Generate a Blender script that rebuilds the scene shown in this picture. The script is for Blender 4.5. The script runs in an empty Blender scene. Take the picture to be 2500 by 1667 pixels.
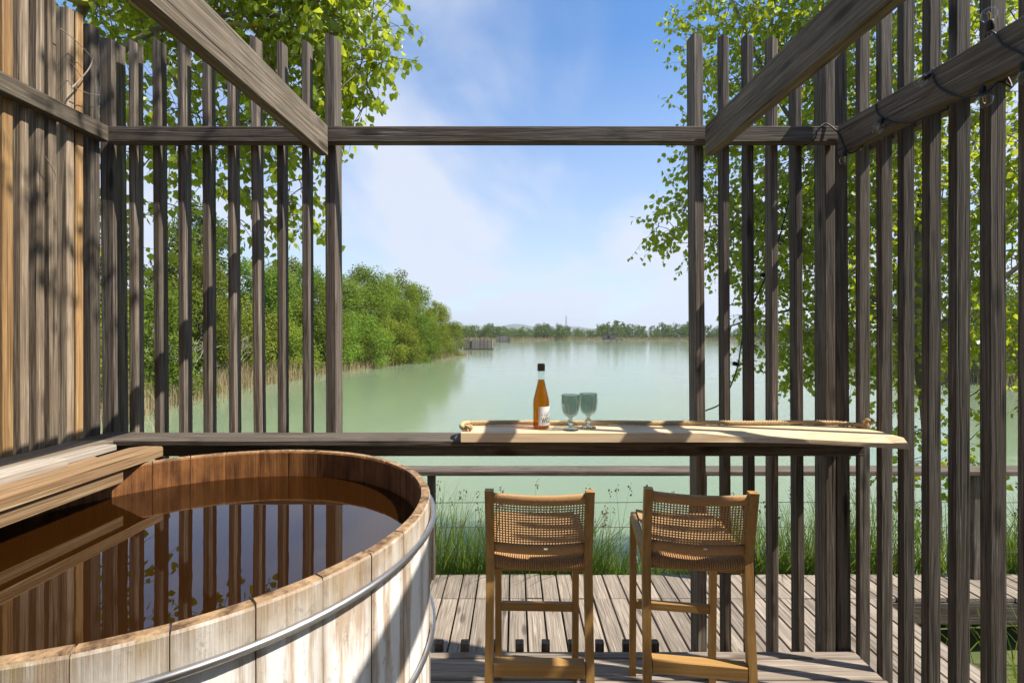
import bpy, math, random
import numpy as np
from mathutils import Vector, Matrix, Euler

SC = bpy.context.scene
COL = SC.collection
R = math.radians

# ------------------------------------------------------------------ camera
CAM_H = 1.494
cd = bpy.data.cameras.new('camera'); cam = bpy.data.objects.new('camera', cd); COL.objects.link(cam)
cam.location = (0, 0, CAM_H); cam.rotation_euler = (R(90), 0, 0)
cd.sensor_width = 36.0; cd.lens = 17.0; cd.shift_x = -0.0028; cd.shift_y = -0.006
cd.clip_start = 0.05; cd.clip_end = 20000
SC.camera = cam

# ------------------------------------------------------------------ light
SUN_EL = 52.5
SUN_AZ = math.atan2(0.967, -0.256)          # clockwise from +Y
SD = Vector((math.sin(SUN_AZ)*math.cos(R(SUN_EL)), math.cos(SUN_AZ)*math.cos(R(SUN_EL)), math.sin(R(SUN_EL))))
sl = bpy.data.lights.new('sun', 'SUN'); sl.energy = 5.0; sl.angle = R(0.53); sl.color = (1.0, 0.93, 0.82)
sun = bpy.data.objects.new('sun', sl); COL.objects.link(sun)
sun.rotation_euler = (-SD).to_track_quat('-Z', 'Y').to_euler(); sun.location = (8, -2, 14)

W = bpy.data.worlds.new('World'); SC.world = W; W.use_nodes = True
nt = W.node_tree; nt.nodes.clear()
def N(nt, t, **k):
    n = nt.nodes.new(t)
    for a, b in k.items():
        if a in n.bl_rna.properties: setattr(n, a, b)
        else: n.inputs[a].default_value = b
    return n
def ramp(nt, stops, interp='LINEAR'):
    n = nt.nodes.new('ShaderNodeValToRGB'); cr = n.color_ramp; cr.interpolation = interp
    while len(cr.elements) < len(stops): cr.elements.new(0.5)
    for e, (p, c) in zip(cr.elements, stops):
        e.position = p; e.color = c if len(c) == 4 else (*c, 1)
    return n
L = lambda nt, a, b: nt.links.new(a, b)
sky = N(nt, 'ShaderNodeTexSky', sky_type='NISHITA', sun_disc=False, sun_elevation=R(SUN_EL), sun_rotation=SUN_AZ,
        altitude=50, air_density=1.0, dust_density=0.6, ozone_density=2.5)
tc = N(nt, 'ShaderNodeTexCoord')
sep = N(nt, 'ShaderNodeSeparateXYZ'); L(nt, tc.outputs['Generated'], sep.inputs[0])
den = N(nt, 'ShaderNodeMath', operation='ADD'); den.inputs[1].default_value = 0.22; L(nt, sep.outputs[2], den.inputs[0])
den2 = N(nt, 'ShaderNodeMath', operation='MAXIMUM'); den2.inputs[1].default_value = 0.06; L(nt, den.outputs[0], den2.inputs[0])
dx = N(nt, 'ShaderNodeMath', operation='DIVIDE'); L(nt, sep.outputs[0], dx.inputs[0]); L(nt, den2.outputs[0], dx.inputs[1])
dy = N(nt, 'ShaderNodeMath', operation='DIVIDE'); L(nt, sep.outputs[1], dy.inputs[0]); L(nt, den2.outputs[0], dy.inputs[1])
cmb = N(nt, 'ShaderNodeCombineXYZ'); L(nt, dx.outputs[0], cmb.inputs[0]); L(nt, dy.outputs[0], cmb.inputs[1])
mp = N(nt, 'ShaderNodeMapping'); mp.inputs['Location'].default_value = (0.62, 0.35, 0); mp.inputs['Rotation'].default_value = (0, 0, R(24))
mp.inputs['Scale'].default_value = (0.75, 0.42, 1); L(nt, cmb.outputs[0], mp.inputs[0])
cn = N(nt, 'ShaderNodeTexNoise', Scale=1.5, Detail=6.0, Roughness=0.52, Distortion=0.35); L(nt, mp.outputs[0], cn.inputs['Vector'])
cr1 = ramp(nt, [(0.40, (0, 0, 0)), (0.63, (1, 1, 1))], 'EASE'); L(nt, cn.outputs['Fac'], cr1.inputs[0])
# thin high cloud thickens towards the horizon, seen edge-on
hz = N(nt, 'ShaderNodeMapRange'); hz.inputs[1].default_value = 0.52; hz.inputs[2].default_value = 0.10; hz.inputs[3].default_value = 0.0; hz.inputs[4].default_value = 0.72
L(nt, sep.outputs[2], hz.inputs[0])
cadd = N(nt, 'ShaderNodeMath', operation='MULTIPLY_ADD', use_clamp=True); cadd.inputs[1].default_value = 0.80
L(nt, cr1.outputs[0], cadd.inputs[0]); L(nt, hz.outputs[0], cadd.inputs[2])
cmul = N(nt, 'ShaderNodeMath', operation='MULTIPLY'); cmul.inputs[1].default_value = 0.92; L(nt, cadd.outputs[0], cmul.inputs[0])
mixs = N(nt, 'ShaderNodeMix', data_type='RGBA'); L(nt, cmul.outputs[0], mixs.inputs[0])
hs = N(nt, 'ShaderNodeHueSaturation'); hs.inputs['Saturation'].default_value = 1.16; hs.inputs['Value'].default_value = 1.32
L(nt, sky.outputs[0], hs.inputs['Color'])
hm0 = N(nt, 'ShaderNodeMix', data_type='RGBA', blend_type='MULTIPLY'); hm0.inputs[0].default_value = 1.0; hm0.inputs[7].default_value = (0.84, 1.02, 1.12, 1)
L(nt, hs.outputs[0], hm0.inputs[6]); L(nt, hm0.outputs[2], mixs.inputs[6]); mixs.inputs[7].default_value = (5.15, 5.5, 6.3, 1)
bg = N(nt, 'ShaderNodeBackground'); bg.inputs[1].default_value = 0.088; L(nt, mixs.outputs[2], bg.inputs[0])
wo = N(nt, 'ShaderNodeOutputWorld'); L(nt, bg.outputs[0], wo.inputs[0])

SC.view_settings.view_transform = 'Standard'; SC.view_settings.look = 'None'
SC.view_settings.exposure = 0.82; SC.view_settings.gamma = 1.0
SC.render.engine = 'CYCLES'
SC.cycles.max_bounces = 10; SC.cycles.transparent_max_bounces = 16; SC.cycles.glossy_bounces = 4
SC.cycles.caustics_refractive = True; SC.cycles.caustics_reflective = False; SC.cycles.sample_clamp_indirect = 6.0
SC.cycles.use_denoising = True

rng = random.Random(11)
nr = np.random.default_rng(7)

# ------------------------------------------------------------------ helpers
def tag(o, label=None, cat=None, group=None, kind=None):
    if label: o['label'] = label
    if cat: o['category'] = cat
    if group: o['group'] = group
    if kind: o['kind'] = kind
    return o
def link(name, me, mat=None, parent=None, loc=(0, 0, 0), rot=(0, 0, 0), smooth=False):
    o = bpy.data.objects.new(name, me); COL.objects.link(o)
    if mat is not None and len(me.materials) == 0: me.materials.append(mat)
    if parent is not None:
        o.parent = parent
    o.location = loc; o.rotation_euler = rot
    if smooth: me.polygons.foreach_set('use_smooth', [True]*len(me.polygons))
    return o
def empty(name, loc=(0, 0, 0), rot=(0, 0, 0)):
    o = bpy.data.objects.new(name, None); COL.objects.link(o); o.location = loc; o.rotation_euler = rot
    o.empty_display_size = 0.1
    return o
def copy_tree(o, parent=None):
    c = o.copy(); COL.objects.link(c)
    if parent is not None: c.parent = parent
    for ch in list(o.children): copy_tree(ch, c)
    return c

class MB:
    def __init__(s): s.v = []; s.f = []
    def add(s, vs, fs):
        b = len(s.v); s.v.extend([tuple(map(float, p)) for p in vs]); s.f.extend([tuple(i+b for i in f) for f in fs]); return s
    def box(s, c, d, ch=0.0, axis=2, M=None):
        vs, fs = prism_data(d, ch, axis); c = Vector(c)
        if M is not None: vs = [M @ Vector(p) for p in vs]
        return s.add([Vector(p)+c for p in vs], fs)
    def tube(s, pts, rad, n=6, cap=True):
        pts = [Vector(p) for p in pts]
        if not hasattr(rad, '__len__'): rad = [rad]*len(pts)
        vs = []; fs = []; up = None
        for i, p in enumerate(pts):
            t = (pts[min(i+1, len(pts)-1)]-pts[max(i-1, 0)])
            if t.length < 1e-9: t = Vector((0, 0, 1))
            t.normalize()
            if up is None:
                up = t.orthogonal().normalized()
            else:
                up = (up-t*up.dot(t))
                up = up.normalized() if up.length > 1e-6 else t.orthogonal().normalized()
            w = t.cross(up)
            for k in range(n):
                a = 2*math.pi*k/n
                vs.append(p+(up*math.cos(a)+w*math.sin(a))*rad[i])
        for i in range(len(pts)-1):
            for k in range(n):
                k2 = (k+1) % n
                fs.append((i*n+k, i*n+k2, (i+1)*n+k2, (i+1)*n+k))
        if cap:
            fs.append(tuple(range(n-1, -1, -1))); b = (len(pts)-1)*n; fs.append(tuple(b+k for k in range(n)))
        return s.add(vs, fs)
    def lathe(s, prof, n=24, c=(0, 0, 0), mod=None, close=False):
        vs = []; fs = []; c = Vector(c)
        for j, (r, z) in enumerate(prof):
            for k in range(n):
                a = 2*math.pi*k/n; rr = r*(mod(a, j) if mod else 1)
                vs.append((c.x+rr*math.cos(a), c.y+rr*math.sin(a), c.z+z))
        m = len(prof)
        for j in range(m-1):
            for k in range(n):
                k2 = (k+1) % n; fs.append((j*n+k, j*n+k2, (j+1)*n+k2, (j+1)*n+k))
        if close:
            for k in range(n):
                k2 = (k+1) % n; fs.append(((m-1)*n+k, (m-1)*n+k2, k2, k))
        else:
            if prof[0][0] > 1e-6: fs.append(tuple(range(n-1, -1, -1)))
            if prof[-1][0] > 1e-6: fs.append(tuple((m-1)*n+k for k in range(n)))
        return s.add(vs, fs)
    def mesh(s, name):
        me = bpy.data.meshes.new(name); me.from_pydata(s.v, [], s.f); me.update(); return me
    def build(s, name, mat, parent=None, smooth=False, loc=None):
        me = s.mesh(name)
        if loc is None: loc = -parent.location if (parent is not None and parent.rotation_euler.z == 0) else (0, 0, 0)
        return link(name, me, mat, parent, loc, (0, 0, 0), smooth)

def prism_data(d, ch=0.0, axis=2):
    """box of size d centred at 0, long edges along `axis` chamfered, slightly rounded ends"""
    ax = axis; a1, a2 = [(1, 2), (2, 0), (0, 1)][ax]
    h = [d[0]/2, d[1]/2, d[2]/2]
    if ch <= 0:
        vs = [(sx*h[0], sy*h[1], sz*h[2]) for sz in (-1, 1) for sy in (-1, 1) for sx in (-1, 1)]
        return vs, [(0, 2, 3, 1), (4, 5, 7, 6), (0, 1, 5, 4), (2, 6, 7, 3), (0, 4, 6, 2), (1, 3, 7, 5)]
    A, B = h[a1], h[a2]
    prof = [(A-ch, -B), (A, -B+ch), (A, B-ch), (A-ch, B), (-A+ch, B), (-A, B-ch), (-A, -B+ch), (-A+ch, -B)]
    vs = []
    for t in (-h[ax], h[ax]):
        for (p, q) in prof:
            v = [0, 0, 0]; v[ax] = t; v[a1] = p; v[a2] = q; vs.append(tuple(v))
    fs = [(k, (k+1) % 8, 8+(k+1) % 8, 8+k) for k in range(8)]
    fs.append(tuple(range(7, -1, -1))); fs.append(tuple(range(8, 16)))
    return vs, fs
_cache = {}
def prism(d, ch=0.003, axis=2, mat=None, key=''):
    k = (tuple(round(x, 4) for x in d), ch, axis, mat.name if mat else '', key)
    if k not in _cache:
        vs, fs = prism_data(d, ch, axis); me = bpy.data.meshes.new('board'); me.from_pydata(vs, [], fs); me.update()
        if mat: me.materials.append(mat)
        _cache[k] = me
    return _cache[k]
def piece(name, parent, c, d, mat, ch=0.003, axis=2, rot=(0, 0, 0)):
    """one board as an object of its own, local origin at its centre"""
    p = parent.location if parent is not None else Vector((0, 0, 0))
    return link(name, prism(d, ch, axis, mat), None, parent, Vector(c)-p, rot)

# ------------------------------------------------------------------ materials
def newmat(name):
    m = bpy.data.materials.new(name); m.use_nodes = True; t = m.node_tree; t.nodes.clear()
    o = t.nodes.new('ShaderNodeOutputMaterial'); return m, t, o
def principled(t, o, **k):
    b = t.nodes.new('ShaderNodeBsdfPrincipled')
    for a, v in k.items(): b.inputs[a].default_value = v
    L(t, b.outputs[0], o.inputs[0]); return b
def mixc(t, a, b, fac, mode='MIX'):
    n = N(t, 'ShaderNodeMix', data_type='RGBA', blend_type=mode)
    for i, v in ((6, a), (7, b), (0, fac)):
        if hasattr(v, 'is_linked'): L(t, v, n.inputs[i])
        else: n.inputs[i].default_value = v if i == 0 or len(v) == 4 else (*v, 1)
    return n.outputs[2]
def math1(t, op, a, b=None, clamp=False):
    n = N(t, 'ShaderNodeMath', operation=op, use_clamp=clamp)
    for i, v in ((0, a), (1, b)):
        if v is None: continue
        if hasattr(v, 'is_linked'): L(t, v, n.inputs[i])
        else: n.inputs[i].default_value = v
    return n.outputs[0]

def wood(name, axis, dark, light, stain=None, stain_amt=0.4, rough=0.8, bump=0.5, grain=1.0, knots=True, var=0.38, moss=None, checks=1.0):
    """weathered timber: stretched grain along `axis`, growth-ring streaks, knots, patchy greying, per-board variation"""
    m, t, o = newmat(name)
    b = principled(t, o, Roughness=rough)
    b.inputs['Specular IOR Level'].default_value = 0.25
    tc = N(t, 'ShaderNodeTexCoord'); oi = N(t, 'ShaderNodeObjectInfo')
    off = N(t, 'ShaderNodeVectorMath', operation='SCALE'); cmb = N(t, 'ShaderNodeCombineXYZ')
    r2 = math1(t, 'FRACT', math1(t, 'MULTIPLY', oi.outputs['Random'], 37.31))
    r3 = math1(t, 'FRACT', math1(t, 'MULTIPLY', oi.outputs['Random'], 91.7))
    L(t, oi.outputs['Random'], cmb.inputs[0]); L(t, r2, cmb.inputs[1]); L(t, r3, cmb.inputs[2])
    L(t, cmb.outputs[0], off.inputs[0]); off.inputs['Scale'].default_value = 23.0
    add = N(t, 'ShaderNodeVectorMath', operation='ADD'); L(t, tc.outputs['Object'], add.inputs[0]); L(t, off.outputs[0], add.inputs[1])
    def stretch(f, along):
        mp = N(t, 'ShaderNodeMapping'); s = [f, f, f]; s[axis] = along; mp.inputs['Scale'].default_value = s
        L(t, add.outputs[0], mp.inputs[0]); return mp.outputs[0]
    # warped ring bands
    warp = N(t, 'ShaderNodeTexNoise', Scale=1.0, Detail=2.0); L(t, stretch(5, 1.6), warp.inputs['Vector'])
    wv = N(t, 'ShaderNodeVectorMath', operation='MULTIPLY_ADD'); L(t, warp.outputs['Color'], wv.inputs[0]); wv.inputs[1].default_value = (3.2, 3.2, 3.2)
    L(t, stretch(82*grain, 1.7), wv.inputs[2])
    rings = N(t, 'ShaderNodeTexNoise', Scale=1.0, Detail=3.0, Roughness=0.6, Distortion=0.4); L(t, wv.outputs[0], rings.inputs['Vector'])
    fine = N(t, 'ShaderNodeTexNoise', Scale=1.0, Detail=2.0, Roughness=0.7); L(t, stretch(330*grain, 7), fine.inputs['Vector'])
    patch = N(t, 'ShaderNodeTexNoise', Scale=1.0, Detail=4.0, Roughness=0.6); L(t, stretch(9, 2.2), patch.inputs['Vector'])
    rr = ramp(t, [(0.33, (0, 0, 0)), (0.64, (1, 1, 1))]); L(t, rings.outputs['Fac'], rr.inputs[0])
    g = math1(t, 'MULTIPLY_ADD', fine.outputs['Fac'], 0.55); t.nodes[-1].inputs[2].default_value = -0.10
    fac = math1(t, 'ADD', math1(t, 'MULTIPLY', rr.outputs[0], 0.62), g, True)
    col = mixc(t, dark, light, fac)
    if stain:
        pr = ramp(t, [(0.42, (0, 0, 0)), (0.68, (1, 1, 1))]); L(t, patch.outputs['Fac'], pr.inputs[0])
        col = mixc(t, col, stain, math1(t, 'MULTIPLY', pr.outputs[0], stain_amt))
    if moss:
        ms = N(t, 'ShaderNodeTexNoise', Scale=7.0, Detail=5.0, Roughness=0.65); L(t, add.outputs[0], ms.inputs['Vector'])
        mr = ramp(t, [(0.54, (0, 0, 0)), (0.70, (1, 1, 1))]); L(t, ms.outputs['Fac'], mr.inputs[0])
        col = mixc(t, col, moss, math1(t, 'MULTIPLY', mr.outputs[0], 0.5))
    if checks > 0.5:
        sv = N(t, 'ShaderNodeTexNoise', Scale=1.0, Detail=3.0, Roughness=0.65); L(t, stretch(150*grain, 3.0), sv.inputs['Vector'])
        svr = ramp(t, [(0.56, (0, 0, 0)), (0.70, (1, 1, 1))]); L(t, sv.outputs['Fac'], svr.inputs[0])
        col = mixc(t, col, tuple(min(0.6, x*1.55+0.03) for x in light), math1(t, 'MULTIPLY', svr.outputs[0], 0.6))
    hgt = math1(t, 'ADD', math1(t, 'MULTIPLY', rr.outputs[0], 0.6), math1(t, 'MULTIPLY', fine.outputs['Fac'], 0.6))
    if knots:
        vo = N(t, 'ShaderNodeTexVoronoi', feature='F1', Scale=1.0); 
        mpk = stretch(9.0, 2.6); L(t, mpk, vo.inputs['Vector'])
        kn = ramp(t, [(0.0, (1, 1, 1)), (0.10, (0.85, 0.85, 0.85)), (0.19, (0, 0, 0))]); L(t, vo.outputs['Distance'], kn.inputs[0])
        col = mixc(t, col, tuple(x*0.45 for x in dark), math1(t, 'MULTIPLY', kn.outputs[0], 0.75))
    # drying checks: fine dark cracks along the grain
    ck = N(t, 'ShaderNodeTexNoise', Scale=1.0, Detail=1.0, Roughness=0.4); L(t, stretch(120*grain, 1.5), ck.inputs['Vector'])
    cr = ramp(t, [(0.24, (1, 1, 1)), (0.36, (0, 0, 0))]); L(t, ck.outputs['Fac'], cr.inputs[0])
    col = mixc(t, col, tuple(x*0.35 for x in dark), math1(t, 'MULTIPLY', cr.outputs[0], 0.85*checks))
    hgt = math1(t, 'SUBTRACT', hgt, math1(t, 'MULTIPLY', cr.outputs[0], 1.2*checks))
    # per-board brightness
    vb = math1(t, 'ADD', math1(t, 'MULTIPLY', r2, 2*var), 1-var)
    hsv = N(t, 'ShaderNodeHueSaturation'); L(t, col, hsv.inputs['Color']); L(t, vb, hsv.inputs['Value'])
    L(t, hsv.outputs[0], b.inputs['Base Color'])
    bp = N(t, 'ShaderNodeBump', Strength=bump, Distance=0.003); L(t, hgt, bp.inputs['Height']); L(t, bp.outputs[0], b.inputs['Normal'])
    return m

GD, GL_ = (0.022, 0.017, 0.013), (0.205, 0.170, 0.138)
wood_gz = wood('weathered_timber_upright', 2, GD, GL_, (0.105, 0.075, 0.055), 0.55, moss=(0.07, 0.065, 0.04))
wood_gx = wood('weathered_timber_cross', 0, GD, GL_, (0.085, 0.058, 0.040), 0.6, moss=(0.035, 0.034, 0.02))
wood_gy = wood('weathered_timber_length', 1, (0.055, 0.042, 0.030), (0.25, 0.205, 0.155), (0.12, 0.09, 0.06), 0.55, moss=(0.085, 0.08, 0.045))
wood_new = wood('younger_timber_upright', 2, (0.17, 0.088, 0.034), (0.50, 0.30, 0.13), (0.24, 0.15, 0.08), 0.5, var=0.2)
wood_mid = wood('pale_timber_upright', 2, (0.09, 0.062, 0.04), (0.40, 0.31, 0.22), (0.19, 0.135, 0.09), 0.6, var=0.3)
wood_deck = wood('deck_timber', 1, (0.105, 0.082, 0.062), (0.37, 0.31, 0.25), (0.20, 0.165, 0.13), 0.55, var=0.22, bump=0.4)
wood_deckx = wood('inner_deck_timber', 0, (0.14, 0.11, 0.085), (0.36, 0.30, 0.245), (0.2, 0.165, 0.13), 0.5, var=0.15, bump=0.4)
wood_pine = wood('fresh_pine', 0, (0.54, 0.36, 0.19), (0.80, 0.62, 0.41), (0.70, 0.52, 0.33), 0.4, rough=0.55, bump=0.12, knots=True, var=0.02, grain=0.6, checks=0.15)
wood_teak = wood('stool_teak', 2, (0.25, 0.135, 0.042), (0.42, 0.24, 0.078), (0.34, 0.185, 0.058), 0.3, rough=0.5, bump=0.12, knots=False, var=0.06, checks=0.15)
wood_teakx = wood('stool_teak_cross', 0, (0.27, 0.15, 0.047), (0.44, 0.255, 0.085), (0.36, 0.20, 0.062), 0.3, rough=0.5, bump=0.12, knots=False, var=0.05, checks=0.15)
wood_lid = wood('tub_cover_timber', 1, (0.17, 0.09, 0.04), (0.46, 0.30, 0.165), (0.28, 0.165, 0.08), 0.6, knots=False)
wood_lidg = wood('tub_cover_batten_timber', 1, (0.20, 0.165, 0.13), (0.46, 0.40, 0.34), (0.3, 0.25, 0.2), 0.4, knots=False)

def stave_mat():
    m, t, o = newmat('limewashed_stave'); b = principled(t, o, Roughness=0.7); b.inputs['Specular IOR Level'].default_value = 0.3
    tc = N(t, 'ShaderNodeTexCoord'); oi = N(t, 'ShaderNodeObjectInfo')
    cmb = N(t, 'ShaderNodeCombineXYZ'); r2 = math1(t, 'FRACT', math1(t, 'MULTIPLY', oi.outputs['Random'], 53.1))
    L(t, math1(t, 'MULTIPLY', oi.outputs['Random'], 31.0), cmb.inputs[0]); L(t, math1(t, 'MULTIPLY', r2, 17.0), cmb.inputs[1])
    add = N(t, 'ShaderNodeVectorMath', operation='ADD'); L(t, tc.outputs['Object'], add.inputs[0]); L(t, cmb.outputs[0], add.inputs[1])
    def noise(s, d=4.0, ro=0.6):
        mp = N(t, 'ShaderNodeMapping'); mp.inputs['Scale'].default_value = s; L(t, add.outputs[0], mp.inputs[0])
        n = N(t, 'ShaderNodeTexNoise', Scale=1.0, Detail=d, Roughness=ro); L(t, mp.outputs[0], n.inputs['Vector']); return n.outputs['Fac']
    streak = noise((26, 26, 2.4)); fine = noise((260, 260, 6), 2.0); blot = noise((14, 14, 9)); grain = noise((70, 70, 2.0), 3.0); grit = noise((48, 48, 30), 8.0, 0.72)
    sep = N(t, 'ShaderNodeSeparateXYZ'); L(t, tc.outputs['Object'], sep.inputs[0])
    # bare, water-worn wood at the head of each stave above the hoop; limewash below with run-off stains
    hd = N(t, 'ShaderNodeMapRange'); hd.inputs[1].default_value = 0.925; hd.inputs[2].default_value = 1.015; L(t, math1(t, 'ADD', sep.outputs[2], math1(t, 'MULTIPLY', math1(t, 'SUBTRACT', streak, 0.5), 0.42)), hd.inputs[0])
    white = mixc(t, (0.62, 0.60, 0.56), (0.86, 0.855, 0.84), blot)
    bare = mixc(t, (0.17, 0.085, 0.035), (0.52, 0.36, 0.21), math1(t, 'ADD', math1(t, 'MULTIPLY', grain, 0.75), math1(t, 'MULTIPLY', fine, 0.3), True))
    sr = ramp(t, [(0.49, (0, 0, 0)), (0.60, (1, 1, 1))]); L(t, streak, sr.inputs[0])
    wf = math1(t, 'MULTIPLY', sr.outputs[0], 0.75)
    col = mixc(t, white, bare, math1(t, 'MAXIMUM', wf, hd.outputs[0]))
    # brown seepage along the joints and greyed limewash on the heads
    ed = N(t, 'ShaderNodeMapRange'); ed.inputs[1].default_value = 0.036; ed.inputs[2].default_value = 0.066
    L(t, math1(t, 'ADD', math1(t, 'ABSOLUTE', sep.outputs[1]), math1(t, 'MULTIPLY', math1(t, 'SUBTRACT', streak, 0.5), 0.05)), ed.inputs[0])
    col = mixc(t, col, mixc(t, (0.16, 0.095, 0.048), (0.36, 0.26, 0.165), fine), math1(t, 'MULTIPLY', ed.outputs[0], 0.7))
    gz = N(t, 'ShaderNodeMapRange'); gz.inputs[1].default_value = 0.90; gz.inputs[2].default_value = 0.94; L(t, sep.outputs[2], gz.inputs[0])
    col = mixc(t, col, mixc(t, (0.20, 0.145, 0.095), (0.56, 0.49, 0.40), math1(t, 'ADD', math1(t, 'MULTIPLY', fine, 0.8), math1(t, 'MULTIPLY', math1(t, 'SUBTRACT', blot, 0.5), 1.6), True)), math1(t, 'MULTIPLY', gz.outputs[0], 0.62))
    gr = ramp(t, [(0.55, (0, 0, 0)), (0.75, (1, 1, 1))]); L(t, blot, gr.inputs[0])
    col = mixc(t, col, (0.20, 0.17, 0.05), math1(t, 'MULTIPLY', math1(t, 'MULTIPLY', gr.outputs[0], hd.outputs[0]), 0.55))
    # inner face (local -X is towards the tub's middle): tea-brown, soaked
    rad = math1(t, 'LESS_THAN', sep.outputs[0], -0.0115)
    inner = mixc(t, (0.060, 0.020, 0.006), (0.34, 0.145, 0.045), math1(t, 'ADD', math1(t, 'ADD', math1(t, 'MULTIPLY', math1(t, 'SUBTRACT', streak, 0.5), 1.9), math1(t, 'MULTIPLY', math1(t, 'SUBTRACT', blot, 0.5), 1.2)), math1(t, 'MULTIPLY', fine, 0.9), True))
    topf = math1(t, 'GREATER_THAN', sep.outputs[2], 0.9965)
    topc = mixc(t, (0.10, 0.055, 0.028), (0.44, 0.29, 0.16), math1(t, 'ADD', math1(t, 'ADD', math1(t, 'MULTIPLY', math1(t, 'SUBTRACT', blot, 0.5), 2.6), math1(t, 'MULTIPLY', math1(t, 'SUBTRACT', grit, 0.5), 3.0)), 0.42, True))
    col = mixc(t, col, inner, rad); col = mixc(t, col, topc, topf)
    # grime: scattered dark specks and scuffs
    gs = ramp(t, [(0.56, (0, 0, 0)), (0.72, (1, 1, 1))]); L(t, grit, gs.inputs[0])
    col = mixc(t, col, (0.085, 0.052, 0.028), math1(t, 'MULTIPLY', gs.outputs[0], 0.55))
    L(t, col, b.inputs['Base Color'])
    bp = N(t, 'ShaderNodeBump', Strength=0.35, Distance=0.003); L(t, math1(t, 'ADD', math1(t, 'ADD', fine, grain), grit), bp.inputs['Height']); L(t, bp.outputs[0], b.inputs['Normal'])
    return m
m_stave = stave_mat()

def simple(name, col, rough=0.6, metal=0.0, noise=None, bump=0.0, spec=0.4):
    m, t, o = newmat(name); b = principled(t, o, Roughness=rough, Metallic=metal); b.inputs['Specular IOR Level'].default_value = spec
    b.inputs['Base Color'].default_value = (*col, 1)
    if noise:
        tc = N(t, 'ShaderNodeTexCoord'); n = N(t, 'ShaderNodeTexNoise', Scale=noise[0], Detail=4.0, Roughness=0.6); L(t, tc.outputs['Object'], n.inputs['Vector'])
        L(t, mixc(t, col, noise[1], n.outputs['Fac']), b.inputs['Base Color'])
        if bump:
            bp = N(t, 'ShaderNodeBump', Strength=bump, Distance=0.004); L(t, n.outputs['Fac'], bp.inputs['Height']); L(t, bp.outputs[0], b.inputs['Normal'])
    return m
m_steel = simple('brushed_steel', (0.46, 0.45, 0.44), 0.34, 1.0, (60, (0.62, 0.61, 0.60)))
m_black = simple('black_rubber_cable', (0.012, 0.012, 0.012), 0.5)
m_wire = simple('dark_steel_cable', (0.10, 0.105, 0.10), 0.4, 0.7)
m_rope = simple('jute_rope', (0.36, 0.25, 0.12), 0.9, 0, (160, (0.62, 0.47, 0.27)), 0.8, 0.1)
m_weave = simple('woven_cord', (0.30, 0.155, 0.06), 0.75, 0, (220, (0.58, 0.35, 0.165)), 0.6, 0.15)
m_label = simple('paper_label', (0.82, 0.80, 0.78), 0.6, 0, (90, (0.74, 0.72, 0.71)))
m_ink = simple('label_ink', (0.02, 0.02, 0.03), 0.6)
m_cork = simple('brown_stopper', (0.16, 0.10, 0.055), 0.7, 0, (120, (0.085, 0.055, 0.035)))
m_tag = simple('white_tag', (0.8, 0.8, 0.78), 0.6)
m_twig = simple('dry_twig_bark', (0.22, 0.16, 0.12), 0.85, 0, (60, (0.36, 0.29, 0.23)))
m_barkp = simple('poplar_bark', (0.13, 0.11, 0.085), 0.9, 0, (14, (0.27, 0.245, 0.20)), 0.8, 0.1)
m_barkd = simple('dark_bark', (0.06, 0.05, 0.04), 0.9, 0, (10, (0.15, 0.125, 0.10)), 0.6, 0.1)
m_palebark = simple('dead_pale_bark', (0.35, 0.31, 0.26), 0.9, 0, (9, (0.5, 0.46, 0.40)))
m_moss = simple('mossy_bark', (0.16, 0.14, 0.06), 0.9, 0, (16, (0.42, 0.34, 0.05)), 0.8, 0.1)
m_mast = simple('galvanised_mast', (0.22, 0.24, 0.26), 0.6, 0.3)
m_hut = wood('hut_palisade_timber', 2, (0.10, 0.085, 0.07), (0.24, 0.21, 0.18), (0.14, 0.12, 0.10), 0.4, grain=0.3, knots=False)
m_hutd = simple('hut_dark_timber', (0.045, 0.038, 0.03), 0.85, 0, (3, (0.09, 0.075, 0.06)))

def glass_thin(name, tint, ior=1.45, rough=0.0):
    m, t, o = newmat(name)
    tr = N(t, 'ShaderNodeBsdfTransparent'); tr.inputs[0].default_value = (*tint, 1)
    gl = N(t, 'ShaderNodeBsdfGlossy'); gl.inputs['Roughness'].default_value = rough
    ge = N(t, 'ShaderNodeNewGeometry'); fr = N(t, 'ShaderNodeFresnel')
    L(t, math1(t, 'ADD', math1(t, 'MULTIPLY', ge.outputs['Backfacing'], 1/ior-ior), ior), fr.inputs[0])
    mx = N(t, 'ShaderNodeMixShader'); L(t, fr.outputs[0], mx.inputs[0]); L(t, tr.outputs[0], mx.inputs[1]); L(t, gl.outputs[0], mx.inputs[2]); L(t, mx.outputs[0], o.inputs[0])
    return m
def glass_solid(name, tint, ior=1.45, rough=0.0):
    m, t, o = newmat(name); principled(t, o, **{'Base Color': (*tint, 1), 'Roughness': rough, 'IOR': ior, 'Transmission Weight': 1.0}); return m
m_bglass = glass_thin('clear_bottle_glass', (0.90, 0.96, 0.93))
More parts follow.
